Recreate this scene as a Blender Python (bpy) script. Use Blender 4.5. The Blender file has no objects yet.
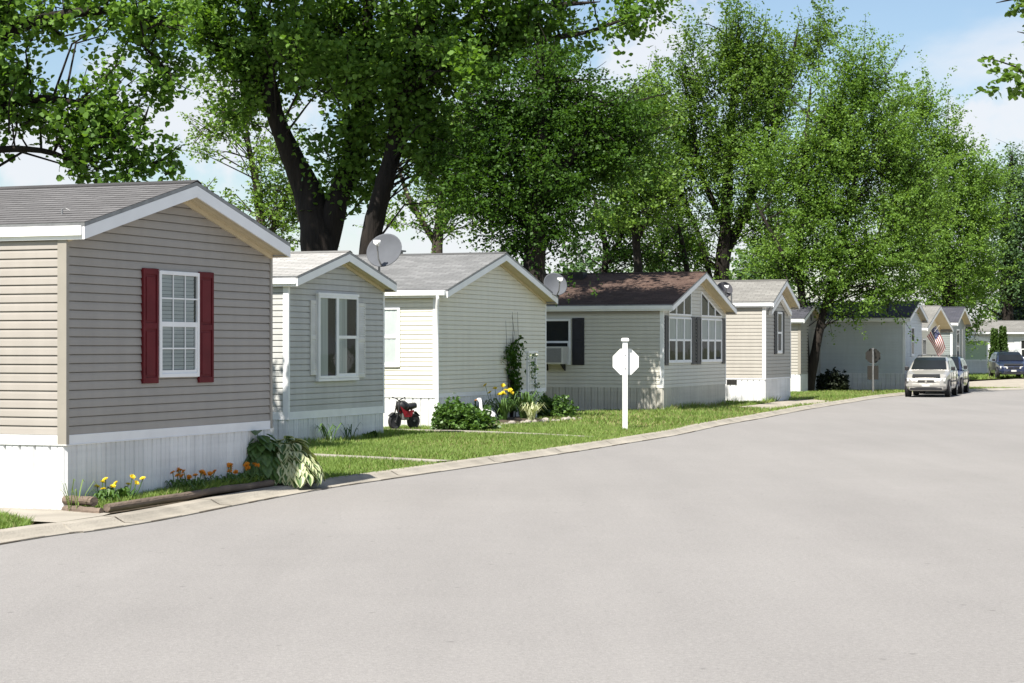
import bpy, bmesh, math, random
import numpy as np
from mathutils import Vector, Matrix

random.seed(7)
rng = np.random.default_rng(7)
sc = bpy.context.scene
col = sc.collection
F_PX, CX, HY, CH = 2000.0, 512.0, 347.0, 1.9      # lens in pixels, picture centre, horizon row, eye height
U = Vector((.362, .932, 0)).normalized()          # along the street
V = Vector((-U.y, U.x, 0))                        # away from the street
HOUSE_ROT = math.atan2(U.y, U.x)


def P(px, py, D):
    """world point at distance D seen at a picture position"""
    return Vector(((px - CX) / F_PX * D, D, CH - (py - HY) * D / F_PX))


# ------------------------------------------------------------------ mesh building
class MB:
    def __init__(s):
        s.v, s.f, s.m = [], [], []

    def face(s, pts, m=0):
        i = len(s.v)
        s.v.extend([tuple(p) for p in pts])
        s.f.append(tuple(range(i, i + len(pts))))
        s.m.append(m)

    def box(s, x0, x1, y0, y1, z0, z1, m=0, T=None):
        c = [(x0, y0, z0), (x1, y0, z0), (x1, y1, z0), (x0, y1, z0), (x0, y0, z1), (x1, y0, z1), (x1, y1, z1), (x0, y1, z1)]
        if T: c = [T(*p) for p in c]
        i = len(s.v)
        s.v.extend([tuple(p) for p in c])
        for q in ((0, 3, 2, 1), (4, 5, 6, 7), (0, 1, 5, 4), (1, 2, 6, 5), (2, 3, 7, 6), (3, 0, 4, 7)):
            s.f.append(tuple(i + k for k in q)); s.m.append(m)

    def prism(s, poly, d, m=0):
        """poly: 3d points, d: extrusion vector"""
        n = len(poly); i = len(s.v); d = Vector(d)
        s.v.extend([tuple(p) for p in poly]); s.v.extend([tuple(Vector(p) + d) for p in poly])
        s.f.append(tuple(range(i + n - 1, i - 1, -1))); s.m.append(m)
        s.f.append(tuple(range(i + n, i + 2 * n))); s.m.append(m)
        for k in range(n):
            k2 = (k + 1) % n
            s.f.append((i + k, i + k2, i + n + k2, i + n + k)); s.m.append(m)

    def tube(s, pts, rad, n=8, m=0, cap=True):
        pts = [Vector(p) for p in pts]
        if not hasattr(rad, '__len__'): rad = [rad] * len(pts)
        i0 = len(s.v); prev = None
        for k, p in enumerate(pts):
            d = (pts[min(k + 1, len(pts) - 1)] - pts[max(k - 1, 0)])
            if d.length < 1e-9: d = Vector((0, 0, 1))
            d.normalize()
            if prev is None:
                a = d.orthogonal().normalized()
            else:
                a = prev - d * prev.dot(d)
                a = a.normalized() if a.length > 1e-6 else d.orthogonal().normalized()
            prev = a; b = d.cross(a)
            for j in range(n):
                t = 2 * math.pi * j / n
                s.v.append(tuple(p + (a * math.cos(t) + b * math.sin(t)) * rad[k]))
        for k in range(len(pts) - 1):
            for j in range(n):
                j2 = (j + 1) % n
                s.f.append((i0 + k * n + j, i0 + k * n + j2, i0 + (k + 1) * n + j2, i0 + (k + 1) * n + j)); s.m.append(m)
        if cap:
            s.f.append(tuple(i0 + j for j in reversed(range(n)))); s.m.append(m)
            e = i0 + (len(pts) - 1) * n
            s.f.append(tuple(e + j for j in range(n))); s.m.append(m)

    def lathe(s, prof, c, axis, n=20, m=0):
        """prof: list of (radius, along); spun round axis through c"""
        axis = Vector(axis).normalized(); a = axis.orthogonal().normalized(); b = axis.cross(a); c = Vector(c)
        i0 = len(s.v)
        for r, h in prof:
            for j in range(n):
                t = 2 * math.pi * j / n
                s.v.append(tuple(c + axis * h + (a * math.cos(t) + b * math.sin(t)) * r))
        for k in range(len(prof) - 1):
            for j in range(n):
                j2 = (j + 1) % n
                s.f.append((i0 + k * n + j, i0 + k * n + j2, i0 + (k + 1) * n + j2, i0 + (k + 1) * n + j)); s.m.append(m)
        s.f.append(tuple(i0 + j for j in range(n))); s.m.append(m)
        e = i0 + (len(prof) - 1) * n
        s.f.append(tuple(e + j for j in range(n))); s.m.append(m)

    def build(s, name, mats, parent=None, smooth=False, loc=None, fix=True, bevel=0):
        me = bpy.data.meshes.new(name)
        me.from_pydata(s.v, [], s.f)
        if not isinstance(mats, (list, tuple)): mats = [mats]
        for mm in mats: me.materials.append(mm)
        me.polygons.foreach_set('material_index', s.m)
        if fix:
            bm = bmesh.new(); bm.from_mesh(me)
            bmesh.ops.remove_doubles(bm, verts=bm.verts, dist=1e-5)
            bmesh.ops.recalc_face_normals(bm, faces=bm.faces)
            bm.to_mesh(me); bm.free()
        if smooth: me.polygons.foreach_set('use_smooth', [True] * len(me.polygons))
        o = bpy.data.objects.new(name, me); col.objects.link(o)
        if parent: o.parent = parent
        if loc is not None: o.location = loc
        if bevel:
            b = o.modifiers.new('bevel', 'BEVEL'); b.width = bevel; b.segments = 2; b.limit_method = 'ANGLE'
        return o


def np_mesh(name, verts, faces, mats, parent=None, midx=None, smooth=False):
    """verts Nx3, faces MxK (all the same corner count)"""
    me = bpy.data.meshes.new(name)
    n, k = faces.shape
    me.vertices.add(len(verts)); me.vertices.foreach_set('co', np.ascontiguousarray(verts, dtype=np.float32).ravel())
    me.loops.add(n * k); me.loops.foreach_set('vertex_index', np.ascontiguousarray(faces, dtype=np.int32).ravel())
    me.polygons.add(n)
    me.polygons.foreach_set('loop_start', np.arange(0, n * k, k, dtype=np.int32))
    me.polygons.foreach_set('loop_total', np.full(n, k, dtype=np.int32))
    if not isinstance(mats, (list, tuple)): mats = [mats]
    for mm in mats: me.materials.append(mm)
    if midx is not None: me.polygons.foreach_set('material_index', midx.astype(np.int32))
    me.update(calc_edges=True); me.validate()
    if smooth: me.polygons.foreach_set('use_smooth', [True] * len(me.polygons))
    o = bpy.data.objects.new(name, me); col.objects.link(o)
    if parent: o.parent = parent
    return o


def tag(o, label, cat, group=None):
    o['label'] = label; o['category'] = cat
    if group: o['group'] = group
    return o


def thing(name, label, cat, loc=(0, 0, 0), rz=0, group=None):
    o = bpy.data.objects.new(name, None); col.objects.link(o)
    o.empty_display_size = .2
    o.location = loc; o.rotation_euler = (0, 0, rz)
    return tag(o, label, cat, group)


def struct(o, kind='structure'):
    o['kind'] = kind; return o


# ------------------------------------------------------------------ materials
def base_mat(name):
    m = bpy.data.materials.new(name); m.use_nodes = True
    nt = m.node_tree
    return m, nt, nt.nodes['Principled BSDF']


def N(nt, typ, **kw):
    n = nt.nodes.new(typ)
    for k, v in kw.items(): setattr(n, k, v)
    return n


def mat(name, rgb, rough=.6, var=.12, scale=3.0, bump=0.0, bscale=60.0, metal=0.0, spec=.4, rgb2=None, detail=6, stretch=None, coat=0):
    """surface with two-scale colour variation and a fine bump"""
    m, nt, b = base_mat(name)
    tc = N(nt, 'ShaderNodeTexCoord'); src = tc.outputs['Object']
    if stretch:
        mp = N(nt, 'ShaderNodeMapping'); mp.inputs['Scale'].default_value = stretch
        nt.links.new(src, mp.inputs['Vector']); src = mp.outputs['Vector']
    n1 = N(nt, 'ShaderNodeTexNoise'); n1.inputs['Scale'].default_value = scale; n1.inputs['Detail'].default_value = detail
    nt.links.new(src, n1.inputs['Vector'])
    rp = N(nt, 'ShaderNodeValToRGB')
    rp.color_ramp.elements[0].position = .3; rp.color_ramp.elements[1].position = .7
    c2 = rgb2 or tuple(min(1, c * (1 + var)) for c in rgb)
    c1 = rgb if rgb2 else tuple(c * (1 - var) for c in rgb)
    rp.color_ramp.elements[0].color = (*c1, 1); rp.color_ramp.elements[1].color = (*c2, 1)
    nt.links.new(n1.outputs['Fac'], rp.inputs['Fac']); nt.links.new(rp.outputs['Color'], b.inputs['Base Color'])
    b.inputs['Roughness'].default_value = rough; b.inputs['Metallic'].default_value = metal
    b.inputs['Specular IOR Level'].default_value = spec
    if coat: b.inputs['Coat Weight'].default_value = coat; b.inputs['Coat Roughness'].default_value = .06
    if bump:
        n2 = N(nt, 'ShaderNodeTexNoise'); n2.inputs['Scale'].default_value = bscale; n2.inputs['Detail'].default_value = 3
        nt.links.new(src, n2.inputs['Vector'])
        bp = N(nt, 'ShaderNodeBump'); bp.inputs['Strength'].default_value = bump; bp.inputs['Distance'].default_value = .08 if 'bark' in name else .02
        nt.links.new(n2.outputs['Fac'], bp.inputs['Height']); nt.links.new(bp.outputs['Normal'], b.inputs['Normal'])
    return m


def leaf_mat(name, c1, c2, trans=.3, rough=.45, tcol=None, spec=.35):
    m, nt, b = base_mat(name)
    geo = N(nt, 'ShaderNodeNewGeometry'); tc = N(nt, 'ShaderNodeTexCoord')
    n1 = N(nt, 'ShaderNodeTexNoise'); n1.inputs['Scale'].default_value = .35; n1.inputs['Detail'].default_value = 3
    nt.links.new(tc.outputs['Object'], n1.inputs['Vector'])
    mx = N(nt, 'ShaderNodeMath', operation='MULTIPLY_ADD'); mx.inputs[1].default_value = .55
    ad = N(nt, 'ShaderNodeMath', operation='MULTIPLY_ADD'); ad.inputs[1].default_value = 1.3; ad.inputs[2].default_value = -.42
    nt.links.new(n1.outputs['Fac'], ad.inputs[0])
    nt.links.new(geo.outputs['Random Per Island'], mx.inputs[0]); nt.links.new(ad.outputs[0], mx.inputs[2])
    rp = N(nt, 'ShaderNodeValToRGB')
    rp.color_ramp.elements[0].position = .05; rp.color_ramp.elements[1].position = .95
    rp.color_ramp.elements[0].color = (*c1, 1); rp.color_ramp.elements[1].color = (*c2, 1)
    nt.links.new(mx.outputs[0], rp.inputs['Fac']); nt.links.new(rp.outputs['Color'], b.inputs['Base Color'])
    b.inputs['Roughness'].default_value = rough; b.inputs['Specular IOR Level'].default_value = spec
    tr = N(nt, 'ShaderNodeBsdfTranslucent')
    mm = N(nt, 'ShaderNodeMix', data_type='RGBA', blend_type='MULTIPLY'); mm.inputs['Factor'].default_value = 1
    nt.links.new(rp.outputs['Color'], mm.inputs['A']); mm.inputs['B'].default_value = (*(tcol or (1.35, 1.42, .5)), 1)
    nt.links.new(mm.outputs['Result'], tr.inputs['Color'])
    ms = N(nt, 'ShaderNodeMixShader'); ms.inputs['Fac'].default_value = trans
    nt.links.new(b.outputs[0], ms.inputs[1]); nt.links.new(tr.outputs[0], ms.inputs[2])
    nt.links.new(ms.outputs[0], nt.nodes['Material Output'].inputs['Surface'])
    return m


def siding_mat(name, rgb, dirt=.10):
    """vinyl cladding: faint per-board drift, vertical weather streaks"""
    m, nt, b = base_mat(name)
    tc = N(nt, 'ShaderNodeTexCoord')
    def noise(scale_vec, sc_):
        mp = N(nt, 'ShaderNodeMapping'); mp.inputs['Scale'].default_value = scale_vec
        nt.links.new(tc.outputs['Object'], mp.inputs['Vector'])
        n = N(nt, 'ShaderNodeTexNoise'); n.inputs['Scale'].default_value = sc_; n.inputs['Detail'].default_value = 5
        nt.links.new(mp.outputs['Vector'], n.inputs['Vector']); return n
    a = noise((1, 1, .12), 5); c = noise((.35, .35, 9), 1.0); d = noise((1, 1, 1), .8)
    s1 = N(nt, 'ShaderNodeMath', operation='ADD'); s2 = N(nt, 'ShaderNodeMath', operation='ADD')
    nt.links.new(a.outputs['Fac'], s1.inputs[0]); nt.links.new(c.outputs['Fac'], s1.inputs[1])
    nt.links.new(s1.outputs[0], s2.inputs[0]); nt.links.new(d.outputs['Fac'], s2.inputs[1])
    rp = N(nt, 'ShaderNodeMapRange'); rp.inputs['From Min'].default_value = 1.1; rp.inputs['From Max'].default_value = 1.9
    rp.inputs['To Min'].default_value = 1 - dirt * 1.4; rp.inputs['To Max'].default_value = 1 + dirt * .6
    nt.links.new(s2.outputs[0], rp.inputs['Value'])
    mx = N(nt, 'ShaderNodeVectorMath', operation='SCALE'); mx.inputs[0].default_value = rgb
    nt.links.new(rp.outputs[0], mx.inputs['Scale'])
    nt.links.new(mx.outputs[0], b.inputs['Base Color'])
    b.inputs['Roughness'].default_value = .5; b.inputs['Specular IOR Level'].default_value = .3
    n2 = N(nt, 'ShaderNodeTexNoise'); n2.inputs['Scale'].default_value = 2.2
    nt.links.new(tc.outputs['Object'], n2.inputs['Vector'])
    bp = N(nt, 'ShaderNodeBump'); bp.inputs['Strength'].default_value = .25; bp.inputs['Distance'].default_value = .03
    nt.links.new(n2.outputs['Fac'], bp.inputs['Height']); nt.links.new(bp.outputs['Normal'], b.inputs['Normal'])
    return m


def shingle_mat(name, c1, c2, c3):
    """tabs by a brick pattern laid on the roof's own uv, plus granule noise"""
    m, nt, b = base_mat(name)
    uv = N(nt, 'ShaderNodeUVMap'); uv.uv_map = 'roof'
    br = N(nt, 'ShaderNodeTexBrick'); br.offset = .5; br.inputs['Scale'].default_value = 1
    br.inputs['Brick Width'].default_value = .30; br.inputs['Row Height'].default_value = .14; br.inputs['Mortar Size'].default_value = .006
    br.inputs['Color1'].default_value = (*c1, 1); br.inputs['Color2'].default_value = (*c2, 1); br.inputs['Mortar'].default_value = (*[k * .45 for k in c1], 1)
    nt.links.new(uv.outputs[0], br.inputs['Vector'])
    tc = N(nt, 'ShaderNodeTexCoord')
    n1 = N(nt, 'ShaderNodeTexNoise'); n1.inputs['Scale'].default_value = 1.2; n1.inputs['Detail'].default_value = 8; n1.inputs['Roughness'].default_value = .75
    nt.links.new(tc.outputs['Object'], n1.inputs['Vector'])
    rp = N(nt, 'ShaderNodeMapRange'); rp.inputs['From Min'].default_value = .42; rp.inputs['From Max'].default_value = .62
    nt.links.new(n1.outputs['Fac'], rp.inputs['Value'])
    mx = N(nt, 'ShaderNodeMix', data_type='RGBA'); mx.inputs['B'].default_value = (*c3, 1)
    sc_ = N(nt, 'ShaderNodeMath', operation='MULTIPLY'); sc_.inputs[1].default_value = .55
    nt.links.new(rp.outputs[0], sc_.inputs[0]); nt.links.new(sc_.outputs[0], mx.inputs['Factor'])
    nt.links.new(br.outputs['Color'], mx.inputs['A']); nt.links.new(mx.outputs['Result'], b.inputs['Base Color'])
    b.inputs['Roughness'].default_value = .9; b.inputs['Specular IOR Level'].default_value = .15
    n2 = N(nt, 'ShaderNodeTexNoise'); n2.inputs['Scale'].default_value = 70
    nt.links.new(tc.outputs['Object'], n2.inputs['Vector'])
    bp = N(nt, 'ShaderNodeBump'); bp.inputs['Strength'].default_value = .5; bp.inputs['Distance'].default_value = .01
    nt.links.new(n2.outputs['Fac'], bp.inputs['Height']); nt.links.new(bp.outputs['Normal'], b.inputs['Normal'])
    return m


def asphalt_mat():
    m, nt, b = base_mat('worn pale asphalt')
    tc = N(nt, 'ShaderNodeTexCoord'); o = tc.outputs['Object']
    def noise(s, d=6, r=.6, vec=None):
        n = N(nt, 'ShaderNodeTexNoise'); n.inputs['Scale'].default_value = s; n.inputs['Detail'].default_value = d; n.inputs['Roughness'].default_value = r
        nt.links.new(vec or o, n.inputs['Vector']); return n.outputs['Fac']
    mp = N(nt, 'ShaderNodeMapping'); mp.inputs['Rotation'].default_value = (0, 0, -(math.pi / 2 - HOUSE_ROT)); mp.inputs['Scale'].default_value = (1, .12, 1)
    mp.inputs['Rotation'].default_value = (0, 0, math.pi / 2 - HOUSE_ROT)
    nt.links.new(o, mp.inputs['Vector'])
    big = noise(.16, 4, .55); streak = noise(.9, 5, .6, mp.outputs['Vector']); grit = noise(110, 2, .8); fine = noise(26, 3, .8); mid = noise(2.5, 6, .7)
    def comb(terms):
        acc = None
        for t, w in terms:
            k = N(nt, 'ShaderNodeMath', operation='MULTIPLY_ADD'); k.inputs[1].default_value = w
            nt.links.new(t, k.inputs[0])
            if acc is None: k.inputs[2].default_value = 0
            else: nt.links.new(acc, k.inputs[2])
            acc = k.outputs[0]
        return acc
    f = comb([(big, .28), (streak, .30), (fine, .80), (mid, .15), (grit, .9)])
    rp = N(nt, 'ShaderNodeValToRGB')
    for e, (p, c) in zip(rp.color_ramp.elements, ((.75, (.180, .172, .164, 1)), (1.0, (.262, .250, .238, 1)))):
        e.color = c
    rp.color_ramp.elements[0].position = .30; rp.color_ramp.elements[1].position = .72
    sub = N(nt, 'ShaderNodeMath', operation='SUBTRACT'); sub.inputs[1].default_value = .72
    nt.links.new(f, sub.inputs[0]); nt.links.new(sub.outputs[0], rp.inputs['Fac'])
    # scattered dark grit and tar specks
    vo = N(nt, 'ShaderNodeTexVoronoi'); vo.inputs['Scale'].default_value = 2.2
    nt.links.new(o, vo.inputs['Vector'])
    lt = N(nt, 'ShaderNodeMapRange'); lt.inputs['From Min'].default_value = .035; lt.inputs['From Max'].default_value = .075; lt.inputs['To Min'].default_value = .45; lt.inputs['To Max'].default_value = 0
    nt.links.new(vo.outputs['Distance'], lt.inputs['Value'])
    mx = N(nt, 'ShaderNodeMix', data_type='RGBA'); mx.inputs['B'].default_value = (.09, .087, .084, 1)
    nt.links.new(lt.outputs[0], mx.inputs['Factor']); nt.links.new(rp.outputs['Color'], mx.inputs['A'])
    nt.links.new(mx.outputs['Result'], b.inputs['Base Color'])
    b.inputs['Roughness'].default_value = .92; b.inputs['Specular IOR Level'].default_value = .2
    bp = N(nt, 'ShaderNodeBump'); bp.inputs['Strength'].default_value = .5; bp.inputs['Distance'].default_value = .012
    n2 = noise(55, 2, .6)
    nt.links.new(n2, bp.inputs['Height']); nt.links.new(bp.outputs['Normal'], b.inputs['Normal'])
    return m


def glass_mat():
    m, nt, b = base_mat('window glass')
    for n in list(nt.nodes):
        if n.type != 'OUTPUT_MATERIAL': nt.nodes.remove(n)
    out = nt.nodes['Material Output']
    lw_ = N(nt, 'ShaderNodeLayerWeight'); lw_.inputs['Blend'].default_value = .5
    pw = N(nt, 'ShaderNodeMath', operation='POWER'); pw.inputs[1].default_value = 5; nt.links.new(lw_.outputs['Facing'], pw.inputs[0])
    fr = N(nt, 'ShaderNodeMath', operation='MULTIPLY_ADD'); fr.inputs[1].default_value = .35; fr.inputs[2].default_value = .025; nt.links.new(pw.outputs[0], fr.inputs[0])
    t = N(nt, 'ShaderNodeBsdfTransparent'); t.inputs['Color'].default_value = (.82, .86, .86, 1)
    g = N(nt, 'ShaderNodeBsdfGlossy'); g.inputs['Roughness'].default_value = .02
    tc = N(nt, 'ShaderNodeTexCoord'); n1 = N(nt, 'ShaderNodeTexNoise'); n1.inputs['Scale'].default_value = 1.7
    nt.links.new(tc.outputs['Object'], n1.inputs['Vector'])
    bp = N(nt, 'ShaderNodeBump'); bp.inputs['Strength'].default_value = .06; bp.inputs['Distance'].default_value = .05
    nt.links.new(n1.outputs['Fac'], bp.inputs['Height']); nt.links.new(bp.outputs['Normal'], g.inputs['Normal'])
    ms = N(nt, 'ShaderNodeMixShader')
    nt.links.new(fr.outputs[0], ms.inputs['Fac']); nt.links.new(t.outputs[0], ms.inputs[1]); nt.links.new(g.outputs[0], ms.inputs[2])
    nt.links.new(ms.outputs[0], out.inputs['Surface'])
    return m


def lawn_mat():
    m, nt, b = base_mat('lawn soil and thatch')
    tc = N(nt, 'ShaderNodeTexCoord')
    n1 = N(nt, 'ShaderNodeTexNoise'); n1.inputs['Scale'].default_value = .55; n1.inputs['Detail'].default_value = 8; n1.inputs['Roughness'].default_value = .7
    nt.links.new(tc.outputs['Object'], n1.inputs['Vector'])
    rp = N(nt, 'ShaderNodeValToRGB')
    rp.color_ramp.elements[0].position = .36; rp.color_ramp.elements[1].position = .62
    rp.color_ramp.elements[0].color = (.075, .12, .03, 1); rp.color_ramp.elements[1].color = (.19, .17, .085, 1)
    nt.links.new(n1.outputs['Fac'], rp.inputs['Fac']); nt.links.new(rp.outputs['Color'], b.inputs['Base Color'])
    b.inputs['Roughness'].default_value = .95; b.inputs['Specular IOR Level'].default_value = .1
    n2 = N(nt, 'ShaderNodeTexNoise'); n2.inputs['Scale'].default_value = 40
    nt.links.new(tc.outputs['Object'], n2.inputs['Vector'])
    bp = N(nt, 'ShaderNodeBump'); bp.inputs['Strength'].default_value = .8; bp.inputs['Distance'].default_value = .03
    nt.links.new(n2.outputs['Fac'], bp.inputs['Height']); nt.links.new(bp.outputs['Normal'], b.inputs['Normal'])
    return m


M = {}
M['white'] = mat('white painted aluminium', (.82, .82, .81), .45, .05, 2.5)
M['white_skirt'] = siding_mat('white vinyl skirting', (.72, .72, .715), .15)
M['trim_white'] = mat('white vinyl trim', (.80, .80, .80), .5, .06, 3)
M['tan_siding'] = siding_mat('tan vinyl siding', (.345, .316, .282), .08)
M['tan_trim'] = mat('tan corner trim', (.30, .275, .235), .5, .06)
M['grey_siding'] = siding_mat('blue grey siding', (.47, .468, .445), .12)
M['cream_siding'] = siding_mat('cream siding', (.72, .695, .585), .07)
M['pale_siding'] = siding_mat('pale beige siding', (.60, .58, .51), .08)
M['beige_siding'] = siding_mat('beige siding', (.40, .378, .335), .08)
M['slate_siding'] = siding_mat('slate grey siding', (.58, .61, .62), .08)
M['sage_siding'] = siding_mat('sage grey siding', (.24, .265, .255), .08)
M['beige_skirt'] = siding_mat('beige grey skirting', (.50, .48, .42), .15)
M['pale_green'] = siding_mat('pale green panel', (.40, .50, .37), .06)
M['soffit'] = mat('bounce tinted cream soffit', (.58, .50, .34), .6, .06, 4)  # yellow glow of light bounced off the ground is mixed into this cream
M['roof_grey'] = shingle_mat('grey shingle', (.12, .117, .117), (.15, .146, .146), (.095, .092, .092))
M['roof_pale'] = shingle_mat('pale shingle', (.33, .325, .31), (.40, .39, .375), (.26, .255, .245))
M['roof_mid'] = shingle_mat('weathered grey shingle', (.168, .17, .17), (.225, .226, .225), (.115, .116, .116))
M['roof_brown'] = shingle_mat('red brown shingle', (.092, .060, .048), (.135, .092, .074), (.056, .039, .033))
M['roof_dark'] = shingle_mat('charcoal shingle', (.06, .062, .075), (.085, .085, .10), (.05, .05, .055))
M['roof_tan'] = shingle_mat('tan shingle', (.20, .195, .18), (.25, .243, .225), (.15, .145, .135))
M['maroon'] = mat('maroon shutter', (.125, .016, .02), .6, .15, 4, spec=.12)
M['black_shutter'] = mat('black shutter', (.022, .021, .026), .5, .2, 4)
M['white_shutter'] = mat('off white shutter', (.62, .61, .58), .55, .1, 4)
M['glass'] = glass_mat()
M['white_shade'] = mat('white roller shade', (.72, .72, .70), .8, .08, 2)
M['dark_in'] = mat('dark room behind window', (.012, .013, .015), .9, .3, 2)
M['blind'] = mat('pale window blind', (.42, .44, .44), .7, .12, 1.2, stretch=(1, 1, 20))
M['curtain'] = mat('grey white curtain', (.44, .45, .43), .8, .18, 2, stretch=(14, 14, .3))
M['asphalt'] = asphalt_mat()
M['concrete'] = mat('weathered concrete', (.28, .255, .213), .9, .2, 1.6, .5, 40, detail=9)
M['gravel'] = mat('sandy gravel', (.30, .27, .22), .95, .25, 2.2, .9, 45, detail=10)
M['soil'] = mat('dark bed soil', (.06, .045, .03), .95, .3, 5, .9, 30)
M['lawn'] = lawn_mat()
M['ground'] = mat('rough grassy ground', (.09, .11, .04), .95, .3, .5, .6, 25, rgb2=(.16, .15, .075), detail=9)
M['bark'] = mat('dark grey bark', (.016, .012, .009), .95, .5, 4, 1.0, 9, stretch=(1, 1, .16))
M['bark_pale'] = mat('grey brown bark', (.05, .039, .031), .95, .35, 4, 1.0, 18, stretch=(1, 1, .25))
M['log'] = mat('weathered timber', (.14, .105, .08), .9, .35, 6, .7, 30, stretch=(1, .2, 1))
M['stone'] = mat('pale field stone', (.30, .27, .235), .9, .3, 4, .7, 20)
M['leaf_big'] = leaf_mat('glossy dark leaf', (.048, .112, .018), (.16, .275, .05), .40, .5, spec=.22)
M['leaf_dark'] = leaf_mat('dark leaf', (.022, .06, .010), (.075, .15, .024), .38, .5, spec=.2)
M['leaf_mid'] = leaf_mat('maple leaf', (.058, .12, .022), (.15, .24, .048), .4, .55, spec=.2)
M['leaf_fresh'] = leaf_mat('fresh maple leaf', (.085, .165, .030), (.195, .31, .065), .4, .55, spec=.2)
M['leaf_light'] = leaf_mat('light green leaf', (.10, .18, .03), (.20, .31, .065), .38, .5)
M['leaf_far'] = leaf_mat('cool green leaf', (.05, .105, .04), (.11, .185, .07), .3, .55)
M['leaf_conifer'] = leaf_mat('blue green needles', (.045, .075, .06), (.085, .12, .10), .1, .6)
M['leaf_shrub'] = leaf_mat('shrub leaf', (.04, .098, .02), (.125, .215, .05), .25, .42, spec=.45)
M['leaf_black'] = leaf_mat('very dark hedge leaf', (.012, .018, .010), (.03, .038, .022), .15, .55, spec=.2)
M['leaf_thuja'] = leaf_mat('thuja spray', (.04, .085, .012), (.085, .15, .025), .2, .6)
M['grass'] = leaf_mat('grass blade', (.115, .19, .036), (.24, .325, .09), .3, .6, spec=.2)
M['dry_grass'] = leaf_mat('dry grass blade', (.21, .19, .09), (.30, .28, .13), .25, .7, spec=.2)
M['hosta_g'] = leaf_mat('hosta green', (.045, .095, .025), (.11, .19, .05), .2, .4, spec=.45)
M['hosta_c'] = leaf_mat('hosta cream edge', (.42, .45, .24), (.58, .60, .38), .2, .45)
M['orange'] = leaf_mat('orange petal', (.60, .20, .01), (.75, .34, .03), .2, .6)
M['yellow'] = leaf_mat('yellow petal', (.70, .52, .02), (.80, .66, .06), .25, .6)
M['whitepetal'] = leaf_mat('white petal', (.7, .7, .66), (.8, .8, .78), .2, .6)
M['pole_white'] = mat('white painted steel', (.80, .80, .79), .4, .05, 5)
M['sign_back'] = mat('bare grey sign back', (.026, .024, .021), .7, .15, 4, metal=.3)
M['sign_white'] = mat('white sign back', (.80, .80, .78), .45, .05, 4)
M['steel'] = mat('galvanised steel', (.24, .24, .24), .45, .2, 8, metal=.6)
M['dish'] = mat('dish grey paint', (.10, .106, .117), .8, .08, 4, spec=.08)
M['dish_dark'] = mat('dark dish mesh', (.07, .07, .08), .8, .1, 4, spec=.1)
M['black'] = mat('black plastic', (.018, .018, .02), .5, .2, 5)
M['tyre'] = mat('tyre rubber', (.022, .022, .024), .85, .2, 8)
M['rim'] = mat('alloy wheel', (.38, .38, .39), .35, .1, 5, metal=.7)
M['van_paint'] = mat('champagne silver paint', (.38, .365, .335), .32, .05, 3, metal=.25, coat=.7)
M['blue_paint'] = mat('dark blue paint', (.016, .024, .06), .3, .1, 3, metal=.2, coat=.8)
M['car_glass'] = mat('tinted car glass', (.010, .012, .014), .12, .2, 2, spec=.35)
M['lamp_glass'] = mat('headlamp lens', (.52, .52, .50), .12, .1, 6, spec=.7)
M['amber'] = mat('amber lens', (.6, .22, .03), .2, .1, 6)
M['redpaint'] = mat('red frame paint', (.22, .010, .018), .4, .1, 4)
M['flag_red'] = mat('flag red cloth', (.27, .012, .025), .85, .08, 3)
M['flag_white'] = mat('flag white cloth', (.74, .73, .72), .85, .05, 3)
M['flag_blue'] = mat('flag blue cloth', (.02, .03, .10), .85, .1, 3)
M['ac'] = mat('beige appliance housing', (.55, .54, .50), .5, .06, 4)
M['ac_dark'] = mat('appliance grille', (.22, .22, .22), .6, .2, 60)
M['plate'] = mat('blank plate', (.5, .5, .48), .5, .1, 6)


# ------------------------------------------------------------------ houses
class House:
    pass


def wall_end(h):    # street end: a along x, outward -y
    return lambda a, z, o: (a, -o, z)


def wall_long(h):   # long wall towards the camera: a along y, outward -x
    return lambda a, z, o: (-o, a, z)


def wall_far(h):
    return lambda a, z, o: (h.W + o, a, z)


def wall_back(h):
    return lambda a, z, o: (a, h.L + o, z)


def ew(h, px, o=0.0):      # picture column -> distance along the street end, on a plane standing o metres off the wall
    k = (px - CX) / F_PX
    return ((h.X - V.x * o) - k * (h.Y - V.y * o)) / (k * U.y - U.x)


def lw(h, px):      # picture column -> distance along the long wall
    k = (px - CX) / F_PX
    return (h.X - k * h.Y) / (-V.x + k * V.y)


def ez(h, a, py):
    return CH - (py - HY) * (h.Y + U.y * a) / F_PX


def lz(h, a, py):
    return CH - (py - HY) * (h.Y + V.y * a) / F_PX


def siding(mb, F, z0, z1, lo, hi, course, out=.019, m=0):
    n = max(1, round((z1 - z0) / course))
    prof = ((0, 1.0), (.06, 1.02), (.62, .72), (.885, .42), (.90, -.75), (1, -.75))
    for i in range(n):
        zb = z0 + (z1 - z0) * i / n; h = (z1 - z0) / n
        pts = []
        for t, o in prof:
            z = zb + h * t
            a0, a1 = lo(z), hi(z)
            if a1 - a0 < .02: a0 = a1 = (a0 + a1) / 2
            pts.append((F(a0, z, o * out), F(a1, z, o * out)))
        i0 = len(mb.v)
        a0, a1 = lo(zb), hi(zb)
        pts.insert(0, (F(a0, zb, -.75 * out), F(a1, zb, -.75 * out)))
        for p, q in pts: mb.v.append(p); mb.v.append(q)
        for k in range(len(pts) - 1):
            mb.f.append((i0 + 2 * k, i0 + 2 * k + 1, i0 + 2 * k + 3, i0 + 2 * k + 2)); mb.m.append(m)


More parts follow.
